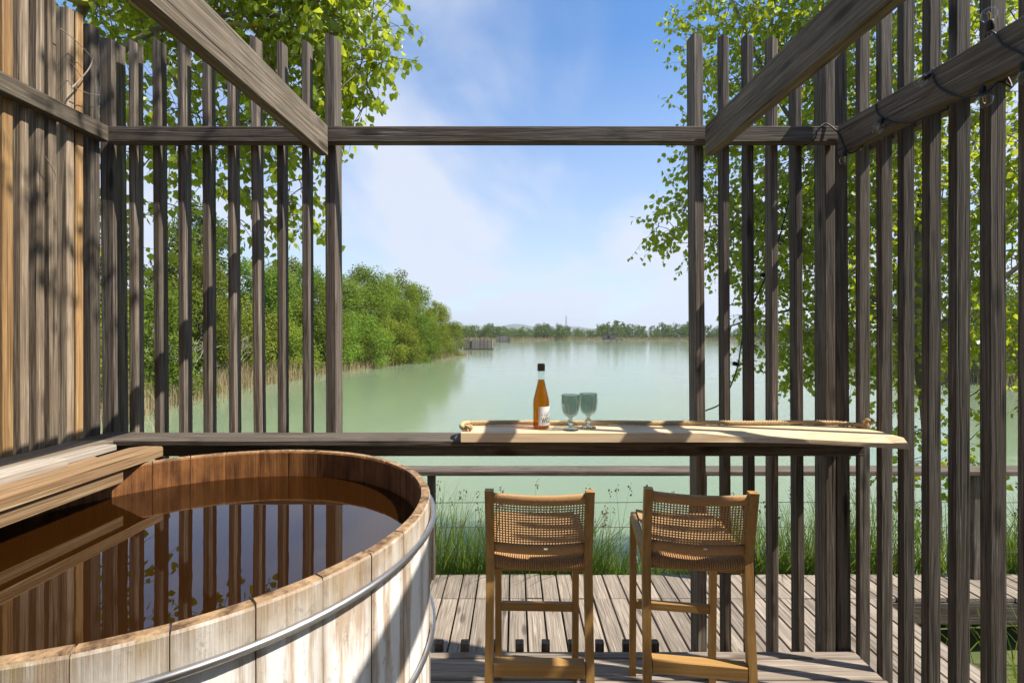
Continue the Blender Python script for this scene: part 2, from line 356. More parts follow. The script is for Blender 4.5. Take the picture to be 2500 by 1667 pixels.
def cider_mat():
    m, t, o = newmat('amber_cider')
    gl = N(t, 'ShaderNodeBsdfPrincipled'); gl.inputs['Base Color'].default_value = (0.82, 0.30, 0.018, 1); gl.inputs['Roughness'].default_value = 0.0; gl.inputs['IOR'].default_value = 1.2; gl.inputs['Transmission Weight'].default_value = 1.0
    tl = N(t, 'ShaderNodeBsdfTranslucent'); tl.inputs[0].default_value = (0.80, 0.30, 0.02, 1)
    tr = N(t, 'ShaderNodeBsdfTransparent'); tr.inputs[0].default_value = (0.76, 0.30, 0.03, 1)
    m1 = N(t, 'ShaderNodeMixShader'); m1.inputs[0].default_value = 0.45; L(t, gl.outputs[0], m1.inputs[1]); L(t, tr.outputs[0], m1.inputs[2])
    m2 = N(t, 'ShaderNodeMixShader'); m2.inputs[0].default_value = 0.14; L(t, m1.outputs[0], m2.inputs[1]); L(t, tl.outputs[0], m2.inputs[2]); L(t, m2.outputs[0], o.inputs[0]); return m
m_cider = cider_mat()
m_goblet = glass_thin('smoky_green_glass', (0.69, 0.735, 0.70), 1.7)
m_gstem = glass_solid('smoky_green_glass_solid', (0.62, 0.70, 0.67), 1.45)
m_bulb = glass_thin('clear_bulb_glass', (0.98, 0.98, 0.98), 1.5, 0.03)
m_fil = simple('bulb_filament', (0.75, 0.55, 0.08), 0.5)

def tub_water_mat():
    m, t, o = newmat('tea_brown_water')
    tr = N(t, 'ShaderNodeBsdfTransparent'); tr.inputs[0].default_value = (0.52, 0.20, 0.036, 1)
    df = N(t, 'ShaderNodeBsdfDiffuse'); df.inputs[0].default_value = (0.045, 0.0155, 0.0025, 1)
    gl = N(t, 'ShaderNodeBsdfGlossy'); gl.inputs['Roughness'].default_value = 0.004
    fr = N(t, 'ShaderNodeFresnel'); fr.inputs[0].default_value = 2.0
    tc = N(t, 'ShaderNodeTexCoord'); n = N(t, 'ShaderNodeTexNoise', Scale=7.0, Detail=1.0); L(t, tc.outputs['Object'], n.inputs['Vector'])
    bp = N(t, 'ShaderNodeBump', Strength=0.06, Distance=0.004); L(t, n.outputs['Fac'], bp.inputs['Height'])
    L(t, bp.outputs[0], gl.inputs['Normal']); L(t, bp.outputs[0], fr.inputs['Normal'])
    m1 = N(t, 'ShaderNodeMixShader'); m1.inputs[0].default_value = 0.45; L(t, tr.outputs[0], m1.inputs[1]); L(t, df.outputs[0], m1.inputs[2])
    m2 = N(t, 'ShaderNodeMixShader'); L(t, fr.outputs[0], m2.inputs[0]); L(t, m1.outputs[0], m2.inputs[1]); L(t, gl.outputs[0], m2.inputs[2]); L(t, m2.outputs[0], o.inputs[0])
    return m
m_tubwater = tub_water_mat()

def lake_mat():
    m, t, o = newmat('milky_lake_water'); b = principled(t, o, Roughness=0.13, IOR=1.22); b.subsurface_method = 'BURLEY'
    b.inputs['Subsurface Weight'].default_value = 0.75; b.inputs['Subsurface Radius'].default_value = (0.8, 1.0, 0.8); b.inputs['Subsurface Scale'].default_value = 0.9
    tc = N(t, 'ShaderNodeTexCoord')
    mp = N(t, 'ShaderNodeMapping'); mp.inputs['Scale'].default_value = (0.012, 0.05, 1); L(t, tc.outputs['Object'], mp.inputs[0])
    n = N(t, 'ShaderNodeTexNoise', Scale=1.0, Detail=5.0, Roughness=0.6); L(t, mp.outputs[0], n.inputs['Vector'])
    L(t, mixc(t, (0.162, 0.214, 0.122), (0.185, 0.236, 0.146), n.outputs['Fac']), b.inputs['Base Color'])
    rr = N(t, 'ShaderNodeMapRange'); rr.inputs[3].default_value = 0.05; rr.inputs[4].default_value = 0.12; L(t, n.outputs['Fac'], rr.inputs[0]); L(t, rr.outputs[0], b.inputs['Roughness'])
    mp2 = N(t, 'ShaderNodeMapping'); mp2.inputs['Scale'].default_value = (0.9, 2.2, 1); L(t, tc.outputs['Object'], mp2.inputs[0])
    n2 = N(t, 'ShaderNodeTexNoise', Scale=1.0, Detail=4.0, Roughness=0.6); L(t, mp2.outputs[0], n2.inputs['Vector'])
    bp = N(t, 'ShaderNodeBump', Strength=0.16, Distance=0.05); L(t, n2.outputs['Fac'], bp.inputs['Height']); L(t, bp.outputs[0], b.inputs['Normal'])
    return m
m_lake = lake_mat()
def ground_mat():
    m, t, o = newmat('grassy_bank_soil'); b = principled(t, o, Roughness=0.95)
    tc = N(t, 'ShaderNodeTexCoord'); n = N(t, 'ShaderNodeTexNoise', Scale=0.6, Detail=8.0, Roughness=0.7); L(t, tc.outputs['Object'], n.inputs['Vector'])
    r = ramp(t, [(0.35, (0.06, 0.085, 0.02)), (0.52, (0.11, 0.12, 0.035)), (0.68, (0.22, 0.17, 0.09))]); L(t, n.outputs['Fac'], r.inputs[0]); L(t, r.outputs[0], b.inputs['Base Color'])
    return m
m_ground = ground_mat()
def leaf_mat(name, c1, c2, trans, tr=0.5, gloss=0.06, objvar=0.0, nscale=0.8):
    m, t, o = newmat(name)
    g = N(t, 'ShaderNodeNewGeometry'); tc = N(t, 'ShaderNodeTexCoord')
    n = N(t, 'ShaderNodeTexNoise', Scale=nscale, Detail=3.0); L(t, tc.outputs['Object'], n.inputs['Vector'])
    f = math1(t, 'ADD', math1(t, 'MULTIPLY', g.outputs['Random Per Island'], 0.6), math1(t, 'MULTIPLY', n.outputs['Fac'], 0.45), True)
    col = mixc(t, c1, c2, f); tcol = mixc(t, tuple(x*0.75 for x in trans), trans, f)
    if objvar:
        oi = N(t, 'ShaderNodeObjectInfo')
        r2 = math1(t, 'FRACT', math1(t, 'MULTIPLY', oi.outputs['Random'], 71.3))
        outs = []
        for c in (col, tcol):
            h = N(t, 'ShaderNodeHueSaturation'); L(t, c, h.inputs['Color'])
            L(t, math1(t, 'ADD', math1(t, 'MULTIPLY', oi.outputs['Random'], 0.05), 0.475), h.inputs['Hue'])
            L(t, math1(t, 'ADD', math1(t, 'MULTIPLY', r2, objvar*2), 1-objvar), h.inputs['Value']); outs.append(h.outputs[0])
        col, tcol = outs
    d = N(t, 'ShaderNodeBsdfDiffuse'); L(t, col, d.inputs[0])
    tr_ = N(t, 'ShaderNodeBsdfTranslucent'); L(t, tcol, tr_.inputs[0])
    gl = N(t, 'ShaderNodeBsdfGlossy'); gl.inputs['Roughness'].default_value = 0.35
    m1 = N(t, 'ShaderNodeMixShader'); m1.inputs[0].default_value = tr; L(t, d.outputs[0], m1.inputs[1]); L(t, tr_.outputs[0], m1.inputs[2])
    m2 = N(t, 'ShaderNodeMixShader'); m2.inputs[0].default_value = gloss; L(t, m1.outputs[0], m2.inputs[1]); L(t, gl.outputs[0], m2.inputs[2]); L(t, m2.outputs[0], o.inputs[0])
    return m
m_leafp = leaf_mat('poplar_leaf', (0.105, 0.175, 0.016), (0.20, 0.275, 0.032), (0.60, 0.68, 0.04), 0.52, 0.025)
m_leafs = leaf_mat('shore_foliage', (0.095, 0.150, 0.022), (0.205, 0.270, 0.042), (0.32, 0.40, 0.04), 0.36, 0.0, 0.25, 0.5)
m_leafd = leaf_mat('evergreen_foliage', (0.065, 0.100, 0.024), (0.135, 0.180, 0.042), (0.15, 0.19, 0.03), 0.25, 0.0, 0.2, 0.5)
m_leafb = leaf_mat('brownish_foliage', (0.13, 0.10, 0.032), (0.22, 0.16, 0.055), (0.25, 0.19, 0.05), 0.35, 0.0, 0.2, 0.5)
m_far = leaf_mat('far_wood_foliage', (0.075, 0.115, 0.024), (0.17, 0.215, 0.042), (0.17, 0.21, 0.035), 0.25, 0.0, 0, 0.03)
m_reed = leaf_mat('dry_reed', (0.26, 0.20, 0.11), (0.46, 0.37, 0.23), (0.42, 0.34, 0.18), 0.35, 0.0, 0, 0.4)
m_grass = leaf_mat('bank_grass', (0.055, 0.10, 0.014), (0.13, 0.20, 0.03), (0.28, 0.38, 0.04), 0.45, 0.05, 0, 2.0)
m_seed = leaf_mat('grass_seed_head', (0.12, 0.085, 0.05), (0.22, 0.17, 0.10), (0.2, 0.16, 0.08), 0.3, 0.0, 0, 2.0)
m_hill = simple('distant_hill', (0.06, 0.09, 0.06), 1.0, 0, (0.004, (0.11, 0.13, 0.08)), 0, 0.0)

# ------------------------------------------------------------------ terrain and water
ZW = -1.5
LAKE = [(-6.5, 5.1), (-10.5, 8), (-13.2, 13), (-14.6, 19), (-15.6, 27), (-15.0, 37), (-12.5, 50), (-9.2, 66), (-8.0, 72), (-9.5, 78), (-18, 92), (-30, 120), (-36, 165),
        (-42, 232), (-20, 262), (20, 288), (80, 282), (140, 270), (165, 215), (120, 120), (70, 75), (44, 58), (33, 53), (31, 48), (31.5, 38), (29, 27), (22, 14), (13, 7.6), (6.5, 5.0), (0, 4.9)]
LK = np.array(LAKE, float)
def lake_sd(X, Y):
    """signed distance to the shoreline, positive on land"""
    P = np.stack([X, Y], -1)[..., None, :]; A = LK[None]; B = np.roll(LK, -1, 0)[None]
    AB = B-A; AP = P-A; tt = np.clip((AP*AB).sum(-1)/(AB*AB).sum(-1), 0, 1)
    d = np.sqrt(((AP-AB*tt[..., None])**2).sum(-1)).min(-1)
    x, y = P[..., 0], P[..., 1]
    c = ((A[..., 1] > y) != (B[..., 1] > y)) & (x < (B[..., 0]-A[..., 0])*(y-A[..., 1])/(B[..., 1]-A[..., 1]+1e-12)+A[..., 0])
    return np.where(c.sum(-1) % 2 == 1, -d, d)
def ground_h(X, Y):
    X = np.asarray(X, float); Y = np.asarray(Y, float)
    s = lake_sd(X, Y)
    nb_ = np.clip((8.0-Y)/2.5, 0, 1)*np.clip((9-np.abs(X))/3, 0, 1)
    land = ZW+0.02+0.55*(1-np.exp(-np.maximum(s, 0)/1.6))+np.minimum(np.maximum(s-3, 0)*0.03, 1.2)+0.06*np.sin(X*0.9)*np.cos(Y*0.7)*np.clip(s, 0, 1)+nb_*0.42*(1-np.exp(-np.maximum(s, 0)/0.5))
    return np.where(s > 0, land, ZW-np.minimum(-s*0.35, 2.5)-0.02)
def gh(x, y): return float(ground_h(np.array([x]), np.array([y]))[0])
rad_ = np.concatenate([np.linspace(0.5, 12, 40), np.geomspace(12.4, 330, 110), np.geomspace(345, 9000, 22)])
ang_ = np.linspace(0, 2*np.pi, 181)[:-1]
# finer spokes in front
ang_ = np.sort(np.concatenate([ang_, np.linspace(R(30), R(150), 120)+0.0031]))
RR, AA = np.meshgrid(rad_, ang_, indexing='ij')
GX, GY = RR*np.cos(AA), RR*np.sin(AA)+2.0
GZ = ground_h(GX.ravel(), GY.ravel()).reshape(GX.shape)
na = len(ang_); nrr = len(rad_)
vs = np.stack([GX.ravel(), GY.ravel(), GZ.ravel()], 1).tolist(); vs.append((0, 2, gh(0, 2)))
fs = [(i*na+j, (i+1)*na+j, (i+1)*na+(j+1) % na, i*na+(j+1) % na) for i in range(nrr-1) for j in range(na)]
fs += [(len(vs)-1, j, (j+1) % na) for j in range(na)]
me = bpy.data.meshes.new('ground'); me.from_pydata(vs, [], fs); me.update()
tag(link('ground', me, m_ground, smooth=True), kind='structure')
me = bpy.data.meshes.new('lake'); xs = [-420, 420]; me.from_pydata([(-420, 3.5, ZW), (420, 3.5, ZW), (420, 400, ZW), (-420, 400, ZW)], [], [(0, 1, 2, 3)]); me.update()
tag(link('lake', me, m_lake), kind='structure')
# distant hills beyond the far wood
hx = np.linspace(-2500, 3500, 90); vs = []; fs = []
for i, x in enumerate(hx):
    top = 72*math.exp(-((x+40)/230)**2)+58*math.exp(-((x-420)/230)**2)+40*math.exp(-((x+1500)/600)**2)+10+6*math.sin(x*0.012)+4*math.sin(x*0.031+1)
    vs += [(x, 3000, -1), (x, 3500, top), (x, 4200, -1)]
for i in range(len(hx)-1):
    for k in range(2): fs.append((i*3+k, (i+1)*3+k, (i+1)*3+k+1, i*3+k+1))
me = bpy.data.meshes.new('hills'); me.from_pydata(vs, [], fs); me.update(); tag(link('hills', me, m_hill, smooth=True), kind='structure')

# ------------------------------------------------------------------ decks
ZO = -0.35      # lower walkway deck
pitch = 0.1185
lower = empty('lower_deck', (0, 3.0, ZO)); tag(lower, kind='structure')
for i in range(-34, 22):
    x = 0.018+i*pitch
    w = pitch-0.011
    if x < 2.58:
        piece('plank', lower, (x, 2.60+rng.uniform(-.004, .004), ZO-0.014+rng.uniform(-.0015, .0015)), (w, 1.575, 0.028), wood_deck, 0.003, 1, (0, rng.uniform(-.004, .004), rng.uniform(-.0015, .0015)))
for i in range(-34, 56):
    x = 0.018+i*pitch; w = pitch-0.011
    piece('plank', lower, (x, 3.565+rng.uniform(-.006, .006), ZO-0.0145+rng.uniform(-.0015, .0015)), (w, 0.338, 0.028), wood_deck, 0.003, 1, (0, rng.uniform(-.004, .004), rng.uniform(-.002, .002)))
for y, x0, x1 in ((3.70, -4, 6.6), (3.42, 2.62, 6.6), (3.30, -4, 2.56), (2.0, -4, 2.56)):
    piece('joist', lower, ((x0+x1)/2, y, ZO-0.11), (x1-x0, 0.05, 0.15), wood_gx, 0.003, 0)
piece('joist', lower, (2.60, 2.60, ZO-0.11), (0.045, 1.56, 0.15), wood_gy, 0.003, 1)
for x in (-2.2, 0.2, 2.4, 4.6):
    for y in (3.62,): piece('pile', lower, (x, y, -1.15), (0.12, 0.12, 1.3), wood_gz, 0.01, 2)

upper = empty('upper_deck', (0, 1.0, 0)); tag(upper, kind='structure')
edges = [2.292, 2.240]; y = 2.240
while y > -0.9:
    y -= 0.1385; edges.append(y)
for a, b in zip(edges[:-1], edges[1:]):
    piece('plank', upper, (-0.20+rng.uniform(-.006, .006), (a+b)/2, -0.014+rng.uniform(-.001, .001)), (3.61, a-b-0.007, 0.028), wood_deckx, 0.004, 0, (rng.uniform(-.003, .003), 0, 0))
piece('fascia', upper, (-0.20, 2.2655, -0.11), (3.60, 0.03, 0.155), wood_gx, 0.003, 0)
for x in (-1.8, -0.2, 1.4): piece('joist', upper, (x, 0.7, -0.105), (0.05, 3.0, 0.15), wood_gy, 0.003, 1)
# cut-off stubs of uprights along the opening
for k in range(9):
    x = -0.365+k*0.1285+rng.uniform(-.004, .004)
    piece('stub', upper, (x, 2.314, -0.085), (0.040, 0.036, 0.232), wood_gz, 0.004, 2, (0, 0, rng.uniform(-.05, .05)))

# ------------------------------------------------------------------ slat walls
ZT = 2.92
YF = 2.297       # room-side face of the front uprights
def slat(parent, x0, w, y0, dpt, z0, z1, mat, name='slat', jit=True):
    j = (rng.uniform(-.0025, .0025), rng.uniform(-.0035, .0035)-0.006, rng.uniform(-.03, .03)) if jit else (0, 0, 0)
    zt = z1+(rng.uniform(-.02, .012) if jit else 0)
    # bevelled head: the top is cut slightly aslant
    key = ('s', round(w, 3), round(dpt, 3), round(zt-z0, 2), mat.name)
    if key not in _cache:
        hh = round(zt-z0, 2); vs, fs = prism_data((w, dpt, hh), 0.0035, 2)
        vs = [(a, b, c+(-0.016*(a/w)+0.010*(b/dpt) if c > 0 else 0)) for a, b, c in vs]
        me = bpy.data.meshes.new('slat'); me.from_pydata(vs, [], fs); me.update(); me.materials.append(mat); _cache[key] = me
    c = Vector((x0+w/2, y0+dpt/2, (z0+zt)/2))
    return link(name, _cache[key], None, parent, c-parent.location, j)

fw = empty('front_slat_wall', (0, YF, ZO))
tag(fw, 'grey weathered slat wall facing the lake with a wide window-like opening', 'slat wall')
LX = [-1.834, -1.715, -1.599, -1.483, -1.361, -1.245, -1.129, -1.010]
slat(fw, -1.964, 0.062, YF, 0.085, ZO, ZT, wood_gz, 'post')
for x in LX: slat(fw, x, 0.032+rng.uniform(-.002, .003), YF, 0.058, ZO, ZT-0.005, wood_gz)
slat(fw, -0.899, 0.050, YF, 0.088, ZO, ZT+0.004, wood_gz, 'post')
slat(fw, 0.858, 0.046, YF, 0.088, ZO, ZT+0.004, wood_gz, 'post')
for x in [0.992, 1.1075, 1.219, 1.3385]: slat(fw, x, 0.031+rng.uniform(-.001, .003), YF, 0.060, ZO, ZT-0.005, wood_gz)
slat(fw, 1.476, 0.048, YF, 0.088, ZO, ZT, wood_gz, 'post')
slat(fw, 1.532, 0.066, YF+0.012, 0.085, ZO, ZT+0.01, wood_gz, 'post')
piece('top_rail', fw, (-0.188, 2.268, 2.428), (3.40, 0.048, 0.074), wood_gx, 0.004, 0)
piece('rail_cap', fw, (-0.165, 2.206, 1.0215), (3.53, 0.174, 0.026), wood_gx, 0.004, 0)
piece('rail', fw, (-0.165, 2.235, 0.976), (3.50, 0.075, 0.062), wood_gx, 0.003, 0)

lw = empty('left_slat_wall', (-1.93, 1.2, ZO))
tag(lw, 'dense slat wall left of the tub mixing grey and newer orange uprights', 'slat wall')
def wslat(parent, xin, side, y0, y1, dpt, mat, z0=ZO, z1=ZT, xoff=0.0):
    """upright of a side wall: inner face at x = xin, reaching outwards (side -1 left, +1 right)"""
    key = ('w', round(y1-y0, 3), round(dpt, 3), round(z1-z0, 2), mat.name)
    if key not in _cache:
        vs, fs = prism_data((dpt, y1-y0, z1-z0), 0.0035, 2)
        me = bpy.data.meshes.new('slat'); me.from_pydata(vs, [], fs); me.update(); me.materials.append(mat); _cache[key] = me
    c = Vector((xin+side*(dpt/2+xoff), (y0+y1)/2, (z0+z1)/2+rng.uniform(-.012, .012)))
    return link('slat', _cache[key], None, parent, c-parent.location, (rng.uniform(-.003, .003), rng.uniform(-.003, .003), rng.uniform(-.03, .03)))
K = 1.0536
LW = [(1.793, 1.825, wood_mid), (1.855, 1.886, wood_mid), (1.908, 1.941, wood_mid), (1.979, 2.011, wood_mid), (2.021, 2.055, wood_new), (2.092, 2.14, wood_gz), (1.731, 1.768, wood_new)]
for a, b, m_ in LW: wslat(lw, -1.93, -1, a*K, b*K, 0.056, m_)
yy = 1.66*K; k = 0
while yy > 0.5:
    wslat(lw, -1.93, -1, yy, yy+0.033, 0.056, [wood_mid, wood_new, wood_gz, wood_new][k % 4]); yy -= 0.064; k += 1
piece('top_rail', lw, (-1.908, 1.35, 2.428), (0.042, 1.79, 0.074), wood_gy, 0.004, 1)
piece('rail_cap', lw, (-1.844, 1.35, 1.0212), (0.168, 1.89, 0.026), wood_gy, 0.004, 1)
piece('rail', lw, (-1.888, 1.35, 0.962), (0.06, 1.88, 0.085), wood_gy, 0.003, 1)

rw = empty('right_slat_wall', (1.65, 1.2, ZO))
tag(rw, 'dark weathered slat wall on the right, lower deck visible between its uprights', 'slat wall')
yy = 2.158*K
for a, b, d in ((2.158, 2.185, .052), (2.029, 2.060, .052), (1.914, 1.946, .049), (1.798, 1.832, .052), (1.686, 1.720, .055), (1.5637, 1.602, .058)):
    wslat(rw, 1.62, 1, a*K, b*K, d, wood_gz, -0.75)
yy = 1.5637*K-0.122
while yy > 0.35:
    wslat(rw, 1.62, 1, yy, yy+0.036, 0.056, wood_gz, -0.75); yy -= 0.122
piece('top_rail', rw, (1.700, 1.32, 2.40), (0.045, 1.95, 0.07), wood_gy, 0.004, 1)
piece('bottom_rail', rw, (1.700, 1.32, -0.20), (0.045, 1.95, 0.09), wood_gy, 0.004, 1)

# ------------------------------------------------------------------ ceiling beams
def beam(xc, label, w=0.046, h=0.140):
    y0, y1 = -0.6, 2.236; ln = y1-y0
    me = prism((w, ln, h), 0.004, 1, wood_gy, label)
    o = link('ceiling_beam', me, None, None, (xc, (y0+y1)/2, 2.394-0.0375*ln/2), (math.atan(0.0375), 0, 0))
    tag(o, label, 'beam', 'beams running to the lake wall')
    return o
beam(-0.888, 'pale grey ceiling beam above the hot tub')
beam(0.903, 'brown ceiling beam meeting the lake wall at the right edge of the opening')
beam(1.516, 'ceiling beam nearest the right slat wall with string lights wound around it')

# ------------------------------------------------------------------ unseen cabin where the beams land; wall and overhang added to block sky light
cb = empty('unseen_cabin_wall', (0, -0.85, 0)); tag(cb, kind='structure')
for i in range(26):
    piece('cladding_board', cb, (-2.34+i*0.187, -0.85+rng.uniform(-.004, .004), 1.62), (0.181, 0.024, 3.24), wood_gz, 0.003, 2)
piece('wall_core', cb, (0, -0.93, 1.6), (4.9, 0.12, 3.2), wood_gz, 0, 2)
piece('sky_block_eave', cb, (0, -0.70, 3.31), (5.3, 1.5, 0.05), wood_gx, 0.004, 0)
# ------------------------------------------------------------------ hot tub
TC = Vector((-0.957, 1.401, 0)); TR = 0.70; ZR = 0.999; NST = 34; TH = 0.031
tub = empty('hot_tub', TC); tag(tub, 'round wooden hot tub with limewashed staves and a steel hoop', 'hot tub')
def stave_mesh():
    a = math.pi/NST; g = 0.0010/TR
    n = 3; prof = []
    aa = [-a+g+(2*a-2*g)*i/n for i in range(n+1)]
    out = [(TR*math.cos(t), TR*math.sin(t)) for t in aa]; inn = [((TR-TH)*math.cos(t), (TR-TH)*math.sin(t)) for t in reversed(aa)]
    ring = out+inn; c = (TR-TH/2, 0)
    vs = []; m_ = len(ring)
    for z, s in ((0.0, 1.0), (ZR-0.008, 1.0), (ZR, 0.74)):
        for i, (x, y) in enumerate(ring):
            # ease the edges at the head of the stave
            rx = c[0]+(x-c[0])*s; ry = y*(1-(1-s)*0.07)
            vs.append((rx-c[0], ry, z))
    fs = []
    for j in range(2):
        for k in range(m_): fs.append((j*m_+k, j*m_+(k+1) % m_, (j+1)*m_+(k+1) % m_, (j+1)*m_+k))
    fs.append(tuple(range(m_-1, -1, -1))); fs.append(tuple(2*m_+k for k in range(m_)))
    me = bpy.data.meshes.new('stave'); me.from_pydata(vs, [], fs); me.update(); me.materials.append(m_stave); return me
sm = stave_mesh()
for k in range(NST):
    t = R(-57.35)+(k+0.5)*2*math.pi/NST
    rr = TR-TH/2+rng.uniform(-.0009, .0009)
    link('stave', sm, None, tub, (rr*math.cos(t), rr*math.sin(t), rng.uniform(-.0016, .0012)), (0, 0, t+rng.uniform(-.003, .003)))
def hoop(z, r, rt, n=120):
    mb = MB(); vs = []; fs = []; m_ = 10
    for i in range(n):
        t = 2*math.pi*i/n
        for k in range(m_):
            a = 2*math.pi*k/m_; rr = r+rt*math.cos(a); vs.append((rr*math.cos(t), rr*math.sin(t), z+rt*math.sin(a)+0.006*math.sin(t*2+1)))
    for i in range(n):
        for k in range(m_):
            fs.append((i*m_+k, ((i+1) % n)*m_+k, ((i+1) % n)*m_+(k+1) % m_, i*m_+(k+1) % m_))
    mb.add(vs, fs); return mb.build('hoop', m_steel, tub, True, (0, 0, 0))
hoop(0.934, TR+0.012, 0.0085); hoop(0.60, TR+0.011, 0.0075); hoop(0.20, TR+0.011, 0.0075)
MB().lathe([(0.0001, 0.08), (TR-TH-0.003, 0.08), (TR-TH-0.003, 0.05), (0.0001, 0.05)], 48).build('tub_floor', m_stave, tub, False, (0, 0, 0))
# bench inside, below the water
b = MB()
b.box((0, -0.42, 0.42), (1.0, 0.26, 0.03)); b.build('bench', wood_lid, tub, False, (0, 0, 0))
# water
me = bpy.data.meshes.new('tub_water'); n = 64
me.from_pydata([((TR-TH-0.001)*math.cos(2*math.pi*k/n), (TR-TH-0.001)*math.sin(2*math.pi*k/n), 0) for k in range(n)], [], [tuple(range(n))]); me.update()
tag(link('tub_water', me, m_tubwater, None, (TC.x, TC.y, 0.893)), 'still tea-brown water filling the hot tub', 'water', None, 'stuff')
# cover boards resting on the left of the rim
lid = empty('tub_cover', (-1.53, 1.4, 1.004)); tag(lid, 'plank cover lying across the left side of the tub rim', 'tub cover')
def clipped_plank(name, x0, x1, y0, y1, z0, z1, mat, cut=0.05):
    # far end cut aslant, arris worn
    mb = MB(); ch = 0.006
    P = [(x0, y0), (x1, y0), (x1, y1), (x0+0.3*(x1-x0), y1+0.004), (x0, y1-cut)]
    c = (sum(p[0] for p in P)/5, sum(p[1] for p in P)/5); m_ = 5
    vs = [(x, y, z0) for x, y in P]+[(x, y, z1-ch) for x, y in P]+[(c[0]+(x-c[0])*0.93, c[1]+(y-c[1])*0.994, z1) for x, y in P]
    fs = [tuple(range(4, -1, -1)), tuple(range(10, 15))]
    for j in range(2):
        for k in range(m_): fs.append((j*m_+k, j*m_+(k+1) % m_, (j+1)*m_+(k+1) % m_, (j+1)*m_+k))
    cx = Vector(((x0+x1)/2, (y0+y1)/2, (z0+z1)/2)); mb.add([Vector(v)-cx for v in vs], fs)
    return link(name, mb.mesh(name), mat, lid, cx-lid.location)
clipped_plank('plank', -1.548, -1.432, 0.80, 1.968, 1.004, 1.044, wood_lid, 0.03)
clipped_plank('plank', -1.668, -1.552, 0.95, 1.80, 1.004, 1.043, wood_lid, 0.10)
clipped_plank('batten', -1.625, -1.540, 0.82, 1.665, 1.0445, 1.072, wood_lidg, 0.02)
clipped_plank('batten', -1.640, -1.565, 1.675, 1.90, 1.0448, 1.066, wood_lidg, 0.04)
clipped_plank('cleat', -1.472, -1.442, 1.02, 1.78, 0.955, 1.0035, wood_lid, 0.02)

# ------------------------------------------------------------------ shelf board and rope
def make_shelf():
    x0 = -0.235; zt = 1.077; zb = 1.0352
    front = [(-0.232, 2.075), (0.3, 2.072), (0.8, 2.074), (1.02, 2.066), (1.25, 2.04), (1.42, 1.995), (1.535, 1.958), (1.585, 1.940)]
    backy = [2.262, 2.264, 2.264, 2.263, 2.262, 2.26, 2.256, 2.10]
    bev = [0.0, 0.0, 0.005, 0.035, 0.06, 0.055, 0.04, 0.02]      # live edge opening out to the right
    mb = MB(); vs = []; fs = []
    for i, (x, y) in enumerate(front):
        vs += [(x, y, zb+0.001), (x, y+0.004, zb+(zt-zb)*(0.93 if bev[i] < .01 else 0.45)), (x, y+0.012+bev[i], zt), (x, backy[i]-0.004, zt), (x, backy[i], zt-0.004), (x, backy[i], zb+0.001)]
    m_ = 6
    for i in range(len(front)-1):
        for k in range(m_): fs.append((i*m_+k, (i+1)*m_+k, (i+1)*m_+(k+1) % m_, i*m_+(k+1) % m_))
    fs.append(tuple(range(m_))); fs.append(tuple((len(front)-1)*m_+k for k in range(m_-1, -1, -1)))
    mb.add(vs, fs); o = mb.build('shelf_board', wood_pine)
    me = o.data
    import bmesh
    bm = bmesh.new(); bm.from_mesh(me); bmesh.ops.recalc_face_normals(bm, faces=bm.faces); bm.to_mesh(me); bm.free()
    return tag(o, 'fresh pine live-edge bar board laid on the lower rail of the opening', 'shelf')
make_shelf()
rope = empty('rope', (0.6, 2.25, 1.077)); tag(rope, 'twisted jute rope lying along the back of the pine bar board', 'rope')
def rope_path():
    P = []
    for i in range(121):
        t = i/120; x = -0.205+t*1.775
        y = 2.240+0.003*math.sin(t*9)
        if x > 1.45: y -= (x-1.45)**2*5.5
        P.append(Vector((x, y, 1.0885+0.0025*abs(math.sin(t*13)))))
    return P
def strand(path, rr, rs, ph, turns):
    mb = MB(); pts = []
    n = len(path); sub = 4; m_ = (n-1)*sub
    for i in range(m_+1):
        u = i/sub; k = min(int(u), n-2); f = u-k; p = path[k].lerp(path[k+1], f)
        t = (path[k+1]-path[k]).normalized(); up = Vector((0, 0, 1)); s_ = t.cross(up).normalized(); up2 = s_.cross(t)
        a = ph+turns*2*math.pi*i/m_
        pts.append(p+(s_*math.cos(a)+up2*math.sin(a))*rr)
    mb.tube(pts, rs, 5); return mb
rp = rope_path()
for k in range(3): strand(rp, 0.0054, 0.0058, k*2*math.pi/3, 46).build('strand', m_rope, rope, True)
def knot(c, s):
    mb = MB(); pts = []
    for i in range(61):
        t = 2*math.pi*i/60
        x = math.sin(t)+2*math.sin(2*t); y = math.cos(t)-2*math.cos(2*t); z = -math.sin(3*t)
        pts.append(Vector(c)+Vector((x, z*1.0, y))*s)
    mb.tube(pts, 0.0062, 6, False); return mb
knot((1.578, 2.158, 1.106), 0.0066).build('knot', m_rope, rope, True)
knot((-0.200, 2.105, 1.090), 0.0048).build('knot', m_rope, rope, True)
e = MB(); e.tube([(-0.205, 2.24, 1.089), (-0.225, 2.235, 1.091), (-0.238, 2.21, 1.092), (-0.24, 2.16, 1.090), (-0.232, 2.125, 1.089), (-0.212, 2.108, 1.089)], 0.0095, 8); e.build('rope_end', m_rope, rope, True)

